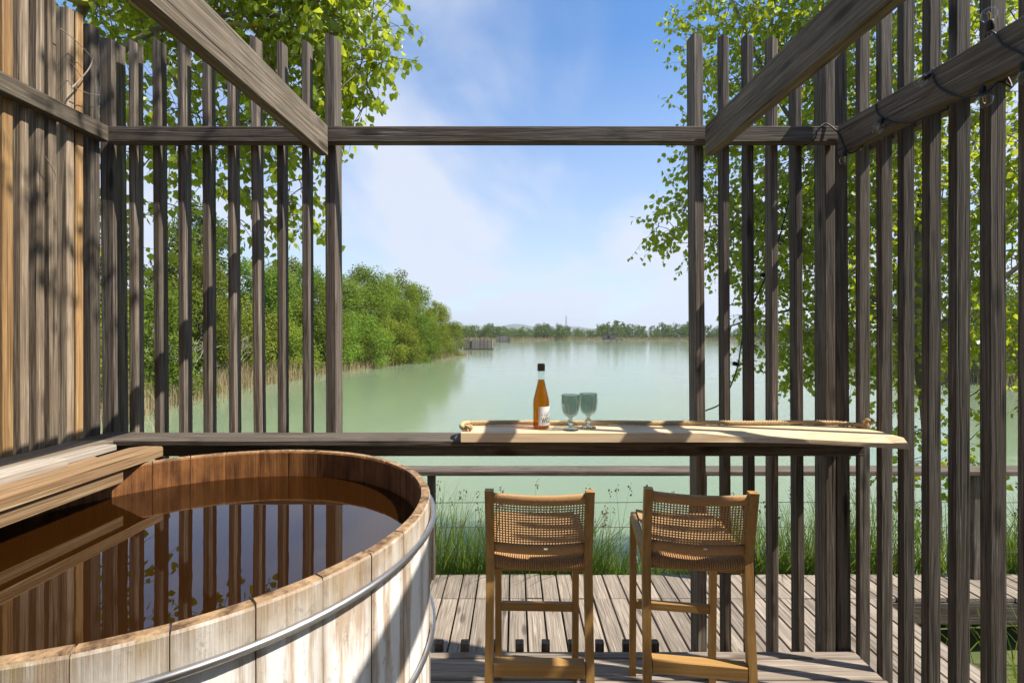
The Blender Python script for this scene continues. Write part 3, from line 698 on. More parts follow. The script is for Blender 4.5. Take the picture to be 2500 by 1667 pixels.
# ------------------------------------------------------------------ bottle and goblets
ZB = 1.0772
bt = empty('bottle', (0.118, 2.168, ZB)); tag(bt, 'amber cider bottle with brown stopper and white label on the pine board', 'bottle')
gp = [(0.0001, 0.004), (0.030, 0.0), (0.0365, 0.004), (0.0372, 0.02), (0.0372, 0.105), (0.0366, 0.122), (0.034, 0.138), (0.028, 0.163), (0.0215, 0.188), (0.0165, 0.212), (0.0142, 0.232), (0.0138, 0.255), (0.0152, 0.2555), (0.0152, 0.262), (0.0138, 0.2625)]
MB().lathe(gp, 40).build('glass', m_bglass, bt, True, (0, 0, 0))
lp = [(r-0.0022, z) for r, z in gp if z < 0.213 and r > 0.001]; lp = [(0.0001, 0.006)]+[(max(r, 0.001), max(z, 0.0055)) for r, z in lp]+[(0.0135, 0.218), (0.0001, 0.218)]
MB().lathe(lp, 40).build('cider', m_cider, bt, True, (0, 0, 0))
MB().lathe([(0.0001, 0.2575), (0.0165, 0.2575), (0.0172, 0.262), (0.0168, 0.285), (0.0155, 0.290), (0.0001, 0.2915)], 20).build('stopper', m_cork, bt, True, (0, 0, 0))
for k in range(4):
    a = k*math.pi/2+0.4; MB().tube([(0.0156*math.cos(a), 0.0156*math.sin(a), 0.248), (0.0178*math.cos(a), 0.0178*math.sin(a), 0.268), (0.0168*math.cos(a), 0.0168*math.sin(a), 0.288)], 0.0008, 4).build('cage_wire', m_steel, bt, False, (0, 0, 0))
rl = 0.0376; a0, a1 = R(-112), R(22)
vs = []; fs = []
for i in range(25):
    a = a0+(a1-a0)*i/24; 
    for z in (0.018, 0.102): vs.append((rl*math.cos(a), rl*math.sin(a), z))
for i in range(24): fs.append((2*i, 2*i+2, 2*i+3, 2*i+1))
lb = MB().add(vs, fs).build('label', m_label, bt, True, (0, 0, 0))
def wrap_text(body, size, astart, zb, parent, squash=0.72):
    cu = bpy.data.curves.new('writing', 'FONT'); cu.body = body; cu.size = size
    to = bpy.data.objects.new('tmp_writing', cu); COL.objects.link(to)
    dg = bpy.context.evaluated_depsgraph_get(); dg.update()
    me = bpy.data.meshes.new_from_object(to.evaluated_get(dg)); bpy.data.objects.remove(to)
    import bmesh
    bm = bmesh.new(); bm.from_mesh(me); bmesh.ops.triangulate(bm, faces=bm.faces)
    for v in bm.verts:
        x, y = v.co.x*squash, v.co.y
        jx = 0.0006*math.sin(y*900+x*300); a = astart+(x+jx)/rl
        v.co = Vector(((rl+0.0003)*math.cos(a), (rl+0.0003)*math.sin(a), zb+y))
    bm.to_mesh(me); bm.free(); me.materials.clear(); me.materials.append(m_ink)
    return link('lettering', me, None, parent, (0, 0, 0))
wrap_text('WIGNAC', 0.034, R(-92), 0.030, lb, 0.58)
# small pen drawing above the name (a few loose strokes)
dr = MB()
def stroke(pts, r=0.00065):
    P = []
    for (u, z) in pts:
        a = R(-60)+u/rl; P.append(((rl+0.0002)*math.cos(a), (rl+0.0002)*math.sin(a), z))
    dr.tube(P, r, 4)
stroke([(-0.006, 0.058), (-0.007, 0.068), (-0.004, 0.077), (0.001, 0.080), (0.006, 0.076), (0.008, 0.068), (0.005, 0.060)])
stroke([(-0.003, 0.062), (0.0, 0.071), (0.003, 0.064)]); stroke([(0.008, 0.080), (0.0095, 0.081)], 0.0011); stroke([(-0.022, 0.064), (-0.018, 0.069), (-0.014, 0.067)])
dr.build('pen_drawing', m_ink, lb, False, (0, 0, 0))

def goblet(loc, rz, label):
    g = empty('goblet', loc, (0, 0, rz)); tag(g, label, 'goblet', 'goblets on the bar board')
    fl = lambda a, j: 1+0.035*abs(math.cos(a*6))*(1 if 4 <= j <= 8 else 0)
    outp = [(0.0145, 0.060), (0.022, 0.064), (0.030, 0.074), (0.0345, 0.088), (0.0370, 0.108), (0.0382, 0.128), (0.0393, 0.145), (0.0400, 0.156)]
    inp = [(0.0388, 0.156), (0.0362, 0.128), (0.0350, 0.108), (0.0325, 0.089), (0.027, 0.077), (0.017, 0.0695), (0.0001, 0.068)]
    m2 = lambda a, j: 1+0.085*abs(math.cos(a*5))*(1 if 1 <= j <= 5 else 0)
    MB().lathe([(0.0001, 0.0595)]+outp+inp, 60, mod=lambda a, j: m2(a, j-1)).build('bowl', m_goblet, g, True, (0, 0, 0))
    MB().lathe([(0.0001, 0.003), (0.034, 0.0005), (0.0355, 0.003), (0.030, 0.006), (0.012, 0.0095), (0.0075, 0.014), (0.0072, 0.022), (0.013, 0.027), (0.0145, 0.033), (0.012, 0.040), (0.0075, 0.045), (0.0075, 0.052), (0.0115, 0.058), (0.0001, 0.0592)], 40).build('stem', m_gstem, g, True, (0, 0, 0))
    return g
goblet((0.245, 2.130, ZB), 0.2, 'smoky green glass goblet nearer the bottle on the pine board')
goblet((0.331, 2.178, ZB), 0.55, 'smoky green glass goblet farther from the bottle, set slightly behind its twin')

# ------------------------------------------------------------------ bar stools
def make_stool():
    s = empty('bar_stool')
    hw = 0.167; zs = 0.735
    def rear_y(z):  # profile of a rear leg: kicks back below and above the seat
        return -0.205-0.062*max(0, (z-zs)/0.245) if z > zs else -0.205-0.085*(zs-z)/zs
    for sx in (-1, 1):
        mb = MB(); zl = [0, 0.25, 0.5, 0.68, 0.735, 0.79, 0.98]; vs = []; fs = []
        for z in zl:
            y = rear_y(z); wx = 0.0135 if z < 0.9 else 0.0145; wy = 0.016+0.008*math.exp(-((z-0.735)/0.12)**2)
            x = sx*(hw+0.004*(zs-min(z, zs))/zs)
            vs += [(x-wx, y-wy, z), (x+wx, y-wy, z), (x+wx, y+wy, z), (x-wx, y+wy, z)]
        for j in range(len(zl)-1):
            for k in range(4): fs.append((j*4+k, j*4+(k+1) % 4, (j+1)*4+(k+1) % 4, (j+1)*4+k))
        fs += [(3, 2, 1, 0), tuple((len(zl)-1)*4+k for k in range(4))]
        mb.add(vs, fs).build('leg', wood_teak, s, False, (0, 0, 0))
        mb = MB(); vs = []; fs = []; zl = [0, 0.70]
        for z in zl:
            y = 0.215+0.028*(1-z/0.7); x = sx*hw
            vs += [(x-0.0135, y-0.016, z), (x+0.0135, y-0.016, z), (x+0.0135, y+0.016, z), (x-0.0135, y+0.016, z)]
        for k in range(4): fs.append((k, (k+1) % 4, 4+(k+1) % 4, 4+k))
        fs += [(3, 2, 1, 0), (4, 5, 6, 7)]
        mb.add(vs, fs).build('leg', wood_teak, s, False, (0, 0, 0))
        MB().box((sx*hw, 0.0, 0.712), (0.026, 0.40, 0.038), 0.004, 1).build('seat_rail', wood_teakx, s, False, (0, 0, 0))
    MB().box((0, 0.231, 0.318), (2*hw-0.030, 0.026, 0.034), 0.003, 0).build('footrest', wood_teakx, s, False, (0, 0, 0))
    MB().box((0, rear_y(0.372)+0.004, 0.376), (2*hw-0.030, 0.040, 0.046), 0.003, 0).build('stretcher', wood_teakx, s, False, (0, 0, 0))
    MB().box((0, 0.215, 0.708), (2*hw-0.030, 0.024, 0.034), 0.003, 0).build('seat_rail', wood_teakx, s, False, (0, 0, 0))
    MB().box((0, -0.205, 0.700), (2*hw-0.030, 0.022, 0.026), 0.003, 0).build('seat_rail', wood_teakx, s, False, (0, 0, 0))
    # woven seat: sagging cloth of cord with rolled front and rear edges
    nx, ny = 24, 20; wv = hw-0.012
    mb = MB(); vs = []; fs = []
    def seat_z(u, v): return 0.738-0.016*(1-u*u)*(1-0.35*v*v)
    prof = [(-0.219, -0.034), (-0.224, -0.024), (-0.223, -0.012), (-0.212, -0.003)]
    prof = prof+[(-0.20+0.415*j/ny, 0) for j in range(ny+1)]+[(0.226, -0.006), (0.232, -0.02), (0.230, -0.045)]
    for (y, dz) in prof:
        for i in range(nx+1):
            u = -1+2*i/nx; v = max(-1, min(1, y/0.21)); vs.append((u*wv, y, seat_z(u, v)+dz))
    for j in range(len(prof)-1):
        for i in range(nx): fs.append((j*(nx+1)+i, j*(nx+1)+i+1, (j+1)*(nx+1)+i+1, (j+1)*(nx+1)+i))
    seat = mb.add(vs, fs).build('seat', m_seat, s, True, (0, 0, 0))
    # raised cords across the seat and wraps over its rear edge
    cords = MB()
    for i in range(40):
        u = -1+2*(i+0.5)/40; x = u*wv
        cords.tube([(x, -0.2205, seat_z(u, -1)-0.034), (x, -0.2265, seat_z(u, -1)-0.023), (x, -0.2245, seat_z(u, -1)-0.009), (x, -0.208, seat_z(u, -1)+0.0015), (x, -0.185, seat_z(u, -.9)+0.001)], 0.0032, 4, False)
    cords.build('cord_wrap', m_weave, seat, True, (0, 0, 0))
    # back: curved panel, bulging backwards between the posts
    zb0, zb1 = 0.752, 0.972; bw = hw-0.013
    def bpt(u, t, off=0.0):
        z = zb0+(zb1-zb0)*t
        y = rear_y(z)-0.004-0.014*(1-u*u)+off
        return Vector((u*bw, y, z-0.004*(1-u*u)))
    back = MB()
    NC, NR = 31, 16; t0, t1 = 0.17, 0.83
    def strip(pts, nrm_off, w, axis):
        # flat woven band with thickness
        vs = []; fs = []
        for p in pts:
            if axis == 'v': a = Vector((w, 0, 0))
            else: a = Vector((0, 0, w))
            vs += [p-a+Vector((0, nrm_off-0.0012, 0)), p+a+Vector((0, nrm_off-0.0012, 0)), p+a+Vector((0, nrm_off+0.0012, 0)), p-a+Vector((0, nrm_off+0.0012, 0))]
        for j in range(len(pts)-1):
            for k in range(4): fs.append((j*4+k, j*4+(k+1) % 4, (j+1)*4+(k+1) % 4, (j+1)*4+k))
        return vs, fs
    vert = MB(); hor = MB()
    for c in range(NC+1):
        u = -1+2*c/NC
        vert.add(*strip([bpt(u, t0-0.02), bpt(u, (t0+t1)/2), bpt(u, t1+0.02)], 0, 0.0021, 'v'))
    for r in range(NR+1):
        t = t0+(t1-t0)*r/NR
        hor.add(*strip([bpt(-1+2*i/16, t) for i in range(17)], 0.0016, 0.0016, 'h'))
    bk = vert.build('backrest', m_weave, s, False, (0, 0, 0))
    hor.build('cross_weave', m_weave, bk, False, (0, 0, 0))
    # dense bands wound round the top and bottom bars of the back
    for (ta, tb, nm) in ((0.83, 1.0, 'top_band'), (0.0, 0.17, 'bottom_band')):
        mb = MB(); vs = []; fs = []; nn = 48; ring = 8
        for i in range(nn+1):
            u = -1+2*i/nn
            p0 = bpt(u, ta); p1 = bpt(u, tb); c = (p0+p1)/2; hh = (p1-p0)/2; rgh = 1+0.12*(i % 2)
            for k in range(ring):
                a = 2*math.pi*k/ring
                vs.append(c+hh*math.sin(a)*1.02+Vector((0, -math.cos(a)*0.010*rgh, 0)))
        for i in range(nn):
            for k in range(ring): fs.append((i*ring+k, (i+1)*ring+k, (i+1)*ring+(k+1) % ring, i*ring+(k+1) % ring))
        mb.add(vs, fs).build(nm, m_weave, bk, True, (0, 0, 0))
    p = bpt(0.14, 0.13); MB().box(p+Vector((0, -0.0135, 0)), (0.012, 0.002, 0.005)).build('maker_tag', m_tag, bk, False, (0, 0, 0))
    return s
def seat_mat():
    m, t, o = newmat('woven_cord_seat'); b = principled(t, o, Roughness=0.75); b.inputs['Specular IOR Level'].default_value = 0.15
    tc = N(t, 'ShaderNodeTexCoord'); mp = N(t, 'ShaderNodeMapping'); mp.inputs['Scale'].default_value = (115, 115, 0); mp.inputs['Rotation'].default_value = (0, 0, R(45)); L(t, tc.outputs['Object'], mp.inputs[0])
    ck = N(t, 'ShaderNodeTexChecker', Scale=1.0); L(t, mp.outputs[0], ck.inputs['Vector'])
    wv = N(t, 'ShaderNodeTexWave', Scale=1.0, bands_direction='X', Distortion=0.6); L(t, mp.outputs[0], wv.inputs['Vector'])
    wv2 = N(t, 'ShaderNodeTexWave', Scale=1.0, bands_direction='Y', Distortion=0.6); L(t, mp.outputs[0], wv2.inputs['Vector'])
    f = N(t, 'ShaderNodeMix', data_type='FLOAT'); L(t, ck.outputs['Fac'], f.inputs[0]); L(t, wv.outputs['Fac'], f.inputs[2]); L(t, wv2.outputs['Fac'], f.inputs[3])
    L(t, mixc(t, (0.36, 0.20, 0.085), (0.66, 0.44, 0.235), f.outputs[0]), b.inputs['Base Color'])
    bp = N(t, 'ShaderNodeBump', Strength=0.7, Distance=0.004); L(t, f.outputs[0], bp.inputs['Height']); L(t, bp.outputs[0], b.inputs['Normal'])
    return m
m_seat = seat_mat()
st1 = make_stool(); st2 = copy_tree(st1)
st1.location = (0.089, 1.872, 0.0); st1.rotation_euler.z = R(-1.6)
st2.location = (0.652, 1.872, 0.0); st2.rotation_euler.z = R(-7.8)
tag(st1, 'teak bar stool with woven back, directly below the cider bottle', 'bar stool', 'bar stools at the board')
tag(st2, 'teak bar stool with woven back, turned slightly, beside the right post', 'bar stool', 'bar stools at the board')

# ------------------------------------------------------------------ outer railing
ra = empty('deck_railing', (0, 3.70, ZO)); tag(ra, 'low grey timber railing with steel cables at the lake edge of the deck', 'railing')
piece('rail_cap', ra, (1.0, 3.690, 0.462), (10.4, 0.160, 0.036), wood_gx, 0.005, 0)
for x in (-2.72, -0.635, 1.425, 3.49, 5.5): piece('post', ra, (x, 3.69, (0.443+ZO-0.06)/2), (0.052, 0.085, 0.443-ZO+0.06), wood_gz, 0.004, 2)
for z in (0.222, 0.033, -0.155):
    mb = MB(); P = []
    for i in range(41):
        x = -4.2+10.4*i/40; P.append((x, 3.69, z-0.004*math.sin(x*3.05)**2))
    mb.tube(P, 0.0024, 5); mb.build('cable', m_wire, ra)

# ------------------------------------------------------------------ string lights
sg = empty('string_lights', (1.516, 1.4, 2.36)); tag(sg, 'black cable of clear globe bulbs wound along the right beam and down the slats', 'string lights')
def px(x, y, Y): return Vector(((x-1257)/1180*Y, Y, CAM_H-(y-818)/1180*Y))
def bulb(pos, d, parent=sg, r=0.0215):
    d = Vector(d).normalized(); q = Vector((0, 0, 1)).rotation_difference(d); M = q.to_matrix().to_4x4()
    b = empty('bulb'); b.parent = parent; b.location = Vector(pos)-parent.location; b.rotation_mode = 'QUATERNION'; b.rotation_quaternion = q
    MB().lathe([(0.0001, 0), (0.0085, 0), (0.0105, 0.006), (0.0105, 0.026), (0.0085, 0.029), (0.0001, 0.029)], 12).build('socket', m_black, b, True, (0, 0, 0))
    pr = [(0.0085, 0.027)]+[(r*math.sin(a), 0.027+r*0.9-r*math.cos(a)) for a in [0.45+k*(math.pi-0.45)/10 for k in range(11)]]
    pr[-1] = (0.0001, pr[-1][1])
    MB().lathe(pr, 18).build('globe', m_bulb, b, True, (0, 0, 0))
    MB().tube([(0.0035, 0, 0.03), (0.004, 0, 0.05), (0, 0.001, 0.057), (-0.004, 0, 0.05), (-0.0035, 0, 0.03)], 0.0011, 4).build('filament', m_fil, b, False, (0, 0, 0))
def smooth_path(P, n=8):
    P = [Vector(p) for p in P]; out = []
    for i in range(len(P)-1):
        p0 = P[max(i-1, 0)]; p1 = P[i]; p2 = P[i+1]; p3 = P[min(i+2, len(P)-1)]
        for k in range(n):
            t = k/n; out.append(0.5*((2*p1)+(-p0+p2)*t+(2*p0-5*p1+4*p2-p3)*t*t+(-p0+3*p1-3*p2+p3)*t**3))
    out.append(P[-1]); return out
# along the beam: the cable loops over and under
xb0, xb1 = 1.486, 1.546
def bz(y): return 2.394-0.0375*(2.236-y)
def bf(x, y, off=0.0):      # a spot on the room-side face of the beam
    Y = (xb0-off)*1180/(x-1257); return px(x, y, Y)
C = [(xb1, 1.20, bz(1.2)-.04), (1.51, 1.27, bz(1.27)-.078), bf(2560, 178), bf(2500, 135), bf(2450, 110), bf(2425, 80), (1.51, 1.55, bz(1.55)+.078), (xb1+.006, 1.55, bz(1.55)), (1.54, 1.50, bz(1.5)-.10), bf(2440, 200, -.02), bf(2400, 230, .01), bf(2345, 236), bf(2300, 218), bf(2280, 195), (1.51, 1.745, bz(1.745)+.078),
     (xb1+.006, 1.76, bz(1.76)), (1.525, 1.70, bz(1.7)-.085), bf(2305, 268, -.01), bf(2265, 284, .004), bf(2215, 300, .004), bf(2165, 292), bf(2140, 272), (1.50, 2.00, bz(2.0)+.078), (xb1+.006, 2.04, bz(2.04)), (1.50, 2.12, bz(2.12)-.085), bf(2066, 368), bf(2052, 335), bf(2040, 318, .01), (1.44, 2.243, 2.475), (1.40, 2.236, 2.44), (1.385, 2.238, 2.40), (1.36, 2.30, 2.38), (1.345, 2.37, 2.30)]
MB().tube(smooth_path(C), 0.0033, 6).build('cable', m_black, sg, True)
D = [px(1940, 330, 2.40), px(1935, 440, 2.41), px(1905, 570, 2.42), px(1872, 668, 2.42), px(1838, 745, 2.43), px(1812, 830, 2.43), px(1801, 892, 2.42), px(1782, 945, 2.40), px(1758, 985, 2.38), px(1720, 1003, 2.39), px(1690, 1022, 2.41)]
MB().tube([Vector((1.345, 2.37, 2.30))]+smooth_path(D), 0.0033, 6).build('cable', m_black, sg, True)
bulb(bf(2418, 74), (-.2, -.1, 1)); bulb(bf(2268, 182, .006), (-.8, -.2, -.55)); bulb(bf(2396, 212, .004), (.1, -.1, -1)); bulb(bf(2152, 290, .006), (-.45, -.15, -.9)); bulb(bf(2062, 366, .004), (0, 0, -1)); bulb(bf(2498, 150), (.1, -.1, -1))
for (x, y, dr_) in ((1803, 889, (-1, 0, .2)), (1758, 984, (.5, -.3, -.8)), (1870, 672, (-1, 0, .1)), (1822, 770, (-.9, 0, -.3))): bulb(px(x, y, 2.40), dr_)

# ------------------------------------------------------------------ dry twigs caught on the left wall
def twig(label, runs):
    t = MB()
    for P, r in runs: 
        S = smooth_path(P, 5); t.tube(S, [r*(1-0.6*i/len(S)) for i in range(len(S))], 5)
    o = t.build('dry_twig', m_twig); tag(o, label, 'twig', 'twigs caught in the slats'); return o
def lwp(x, y, off=0.012): # point on the left wall plane seen at a pixel
    X = -1.905+off; Y = X*1180/(x-1257); return px(x, y, Y)
twig('thin curved dry twig above the upper rail of the left wall', [([lwp(147, 70), lwp(180, 95), lwp(215, 130), lwp(240, 163)], 0.0022)])
twig('dry twig hanging below the upper rail of the left wall', [([lwp(111, 382), lwp(125, 405), lwp(137, 430), lwp(134, 452)], 0.0024)])
twig('forked dry twig in the corner above the rail junction', [([lwp(176, 215), lwp(200, 190), lwp(222, 160), lwp(232, 120)], 0.0035), ([lwp(200, 190), lwp(180, 160), lwp(160, 140)], 0.0018), ([lwp(185, 215), lwp(215, 228), lwp(245, 232)], 0.002)])

# ------------------------------------------------------------------ vegetation generators
def mesh_np(name, V, F, mat):
    V = np.asarray(V, np.float32); F = np.asarray(F, np.int32)
    me = bpy.data.meshes.new(name); me.vertices.add(len(V)); me.vertices.foreach_set('co', V.ravel())
    k = F.shape[1]; me.loops.add(F.size); me.loops.foreach_set('vertex_index', F.ravel())
    me.polygons.add(len(F)); me.polygons.foreach_set('loop_start', np.arange(0, F.size, k, dtype=np.int32)); me.polygons.foreach_set('loop_total', np.full(len(F), k, np.int32))
    me.update(calc_edges=True); me.materials.append(mat); return me
def unit(a): return a/np.maximum(np.linalg.norm(a, axis=-1, keepdims=True), 1e-9)
def leaves_np(P, D, Nn, S, shape='poplar'):
    """ovate leaf of two quads folded along the midrib; P base, D pointing dir, Nn approx normal, S length"""
    D = unit(D); Sd = unit(np.cross(D, Nn)); Nn = np.cross(Sd, D)
    if shape == 'poplar': pts = [(0, 0, 0), (0.30, 0.46, 0.07), (0.62, 0.34, 0.05), (1.0, 0.0, -0.06), (0.62, -0.34, 0.05), (0.30, -0.46, 0.07)]
    else: pts = [(0, 0, 0), (0.3, 0.3, 0.05), (0.65, 0.24, 0.04), (1.0, 0, -0.05), (0.65, -0.24, 0.04), (0.3, -0.3, 0.05)]
    n = len(P); V = np.zeros((n, 6, 3))
    for i, (a, b, c) in enumerate(pts): V[:, i] = P+S[:, None]*(D*a+Sd*b+Nn*c)
    F = np.zeros((n, 2, 4), int); base = np.arange(n)*6
    F[:, 0] = base[:, None]+np.array([0, 1, 2, 3]); F[:, 1] = base[:, None]+np.array([0, 3, 4, 5])
    return V.reshape(-1, 3), F.reshape(-1, 4)

def near_tree(name, label, base, trunk_pts, trunk_r, limbs, blobs, nclus, leaf_s, bark, seed, droop=0.35, lpc=11):
    """tree with explicit limbs; twig clusters fill ellipsoid blobs and hook on to the nearest wood"""
    g = np.random.default_rng(seed); root = empty(name, base); tag(root, label, 'tree')
    wood_ = MB(); nodes = []; nrad = []
    T = smooth_path(trunk_pts, 6); wood_.tube(T, [trunk_r*(1-0.72*i/len(T)) for i in range(len(T))], 9)
    for i, p in enumerate(T): nodes.append(p)
    for lp_, r in limbs:
        S = smooth_path(lp_, 6); wood_.tube(S, [r*(1-0.8*i/len(S))+0.004 for i in range(len(S))], 7); nodes += S
    wood_.build('trunk', bark, root, True)
    wts = np.array([b[3] for b in blobs], float); wts /= wts.sum()
    ids = g.choice(len(blobs), nclus, p=wts); C = np.zeros((nclus, 3))
    for i, k in enumerate(ids):
        (c, r, _, _w) = blobs[k]; d = unit(g.normal(size=3)); rad = g.random()**(1/2.4); C[i] = np.array(c)+d*rad*np.array(r)
    keep = np.ones(nclus, bool)
    NA = np.array([tuple(p) for p in nodes]); order = np.argsort([np.min(np.linalg.norm(NA-c, axis=1)) for c in C])
    tw = MB(); LP = []; LD = []; LN = []; LS = []
    NL = list(map(tuple, NA)); arr = NA
    for i in order:
        c = C[i]; d = np.linalg.norm(arr-c, axis=1)+0.12*np.maximum(0, arr[:, 2]-c[2]); j = int(d.argmin()); s = arr[j]
        ln = np.linalg.norm(c-s)
        mid = (s+c)/2+np.array([0, 0, 0.10*ln])+g.normal(size=3)*0.05*ln
        tw.tube([tuple(s), tuple(mid), tuple(c)], [0.005+0.004*ln, 0.004+0.002*ln, 0.0028], 4, False)
        new = [mid, c]
        # twig of the cluster, drooping outwards
        td = unit((c-s)+g.normal(size=3)*0.35*ln+np.array([0, 0, -droop*ln])); L_ = g.uniform(0.22, 0.42)*leaf_s/0.06
        e_ = c+td*L_; m_ = c+td*L_*0.5+np.array([0, 0, 0.02]); tw.tube([tuple(c), tuple(m_), tuple(e_)], [0.0026, 0.002, 0.0012], 3, False)
        arr = np.vstack([arr, mid, c])
        n = int(g.integers(lpc-3, lpc+4)); u = np.linspace(0.05, 1.0, n)
        pb = c+(e_-c)*u[:, None]
        out = unit(g.normal(size=(n, 3))+td*0.6); st = pb+out*0.03*leaf_s/0.06
        ld = unit(out*0.7+np.array([0, 0, -0.85])+g.normal(size=(n, 3))*0.35)
        LP.append(st); LD.append(ld); LN.append(unit(g.normal(size=(n, 3)))); LS.append(leaf_s*g.uniform(0.65, 1.2, n))
    tw.build('twigs', bark, root)['kind'] = 'stuff'
    V, F = leaves_np(np.concatenate(LP), np.concatenate(LD), np.concatenate(LN), np.concatenate(LS))
    o = link('crown', mesh_np('crown', V, F, m_leafp), None, root, -root.location); o['kind'] = 'stuff'
    return root

# poplar on the right, beyond the lower deck
near_tree('poplar_tree', 'bright green poplar rising behind the right slat wall', (4.7, 5.4, gh(4.7, 5.4)),
    [(4.7, 5.4, gh(4.7, 5.4)-.2), (4.55, 5.3, 0.4), (4.35, 5.25, 1.7), (4.5, 5.3, 3.2), (4.9, 5.3, 5.2), (5.3, 5.2, 8.0)], 0.085,
    [([(4.4, 5.25, 1.5), (3.8, 5.3, 2.0), (3.0, 5.3, 2.5), (2.2, 5.3, 2.7)], 0.03), ([(4.4, 5.25, 2.2), (3.6, 5.4, 3.2), (2.9, 5.4, 4.2), (2.4, 5.4, 5.3)], 0.035), ([(4.35, 5.25, 1.4), (5.2, 5.0, 2.2), (6.2, 4.8, 3.2)], 0.03),
     ([(4.6, 5.3, 3.4), (5.6, 5.0, 4.6), (6.4, 4.6, 6.2)], 0.03), ([(4.5, 5.3, 3.3), (3.8, 5.0, 4.6), (3.5, 4.8, 6.4)], 0.03), ([(4.35, 5.25, 1.6), (3.4, 5.7, 1.8), (2.6, 5.9, 1.6)], 0.02), ([(4.5, 5.3, 0.9), (5.4, 5.2, 1.3), (6.2, 5.2, 1.6)], 0.02)],
    [((2.75, 5.4, 5.0), (0.95, 0.7, 1.1), 0, 1.5), ((3.4, 5.3, 4.0), (1.1, 0.9, 1.0), 0, 1.9), ((2.35, 5.35, 2.75), (0.95, 0.5, 0.42), 0, 0.75), ((3.2, 5.4, 2.6), (0.9, 0.8, 0.8), 0, 1.5), ((4.5, 5.3, 3.0), (1.4, 1.0, 1.3), 0, 2.6), ((4.6, 5.2, 5.4), (1.7, 1.2, 1.5), 0, 2.6),
     ((6.1, 5.0, 3.4), (1.3, 1.0, 1.5), 0, 1.9), ((3.3, 5.6, 1.5), (0.85, 0.5, 0.55), 0, 0.7), ((4.4, 5.3, 1.6), (1.1, 0.8, 0.8), 0, 1.2), ((6.0, 5.0, 1.5), (1.1, 0.8, 0.9), 0, 1.0), ((2.15, 5.4, 3.6), (0.35, 0.35, 0.35), 0, 0.25), ((5.4, 5.1, 7.5), (1.8, 1.4, 1.4), 0, 1.3), ((4.4, 5.2, 0.3), (0.5, 0.4, 0.8), 0, 0.25)],
    3700, 0.062, m_barkp, 5)
def nearer(p, f=0.80): return (p[0]*f, p[1]*f, CAM_H+(p[2]-CAM_H)*f)
# poplar leaning in from the left; its limbs reach over the terrace
near_tree('poplar_tree', 'leafy poplar leaning in over the left slat wall', (-3.9, 3.5, gh(-3.9, 3.5)),
    [(-3.9, 3.5, gh(-3.9, 3.5)-.2), (-3.85, 3.5, 0.6)] + [nearer(p) for p in [(-4.5, 4.3, 1.0), (-4.3, 4.2, 2.8), (-4.0, 4.0, 4.6), (-3.6, 3.9, 6.5)]], 0.10,
    [([nearer(p) for p in P_], r_) for P_, r_ in [([(-4.3, 4.2, 2.7), (-3.6, 4.0, 3.5), (-2.9, 3.9, 3.95), (-2.2, 4.0, 4.15), (-1.6, 4.1, 4.1)], 0.026), ([(-4.2, 4.15, 3.2), (-3.2, 3.8, 4.4), (-2.2, 3.6, 5.0), (-1.3, 3.7, 5.2)], 0.03), ([(-4.0, 4.0, 4.6), (-2.8, 3.0, 5.3), (-1.6, 2.2, 5.6), (-0.4, 1.6, 5.5)], 0.04),
     ([(-2.2, 4.0, 4.15), (-2.0, 4.1, 3.6), (-1.9, 4.15, 3.0)], 0.014), ([(-2.9, 3.9, 3.95), (-2.8, 4.2, 3.3), (-2.75, 4.3, 2.7)], 0.014), ([(-1.6, 4.1, 4.1), (-1.35, 4.2, 3.8), (-1.15, 4.2, 3.4)], 0.012)]],
    [(nearer(c_), tuple(0.8*q for q in r_), 0, w_) if c_[1] > 3.2 else (c_, r_, 0, w_) for c_, r_, _, w_ in [((-2.7, 4.1, 4.35), (1.2, 0.5, 0.45), 0, 2.6), ((-1.75, 4.1, 4.35), (0.65, 0.45, 0.6), 0, 2.0), ((-1.40, 4.1, 3.72), (0.34, 0.3, 0.36), 0, 0.55), ((-2.1, 4.2, 3.45), (0.55, 0.35, 0.55), 0, 0.9), ((-2.85, 4.2, 3.35), (0.5, 0.4, 0.6), 0, 0.75), ((-1.95, 4.2, 2.65), (0.22, 0.25, 0.40), 0, 0.16), ((-2.5, 4.2, 2.6), (0.4, 0.3, 0.35), 0, 0.22),
     ((-3.5, 4.2, 2.7), (0.35, 0.4, 1.1), 0, 0.35), ((-2.2, 3.7, 5.4), (1.3, 0.8, 0.7), 0, 0.55), ((-0.6, 1.5, 5.3), (1.2, 0.75, 0.5), 0, 1.1), ((-3.6, 3.9, 6.4), (1.2, 1.0, 1.0), 0, 0.2), ((-1.4, 2.4, 5.6), (0.9, 0.6, 0.5), 0, 0.7)]],
    1080, 0.056, m_barkp, 9)
# mossy branch end poking over the left wall
mb = MB(); S = smooth_path([(-3.3, 3.2, 3.9), (-2.75, 3.05, 3.60), (-2.5, 3.02, 3.60), (-2.25, 3.0, 3.48), (-2.05, 3.03, 3.40), (-1.9, 3.0, 3.42), (-1.72, 3.05, 3.45), (-1.6, 3.1, 3.47)], 6); mb.tube(S, [0.026-0.016*i/len(S) for i in range(len(S))], 8)
S = smooth_path([(-2.25, 3.0, 3.48), (-2.12, 3.04, 3.36), (-2.0, 3.0, 3.27), (-1.85, 3.05, 3.18), (-1.6, 3.1, 3.12)], 6); mb.tube(S, [0.014-0.009*i/len(S) for i in range(len(S))], 7)
tag(mb.build('mossy_branch', m_moss, None, True), 'yellow mossy bare branch poking over the left slat wall', 'branch')

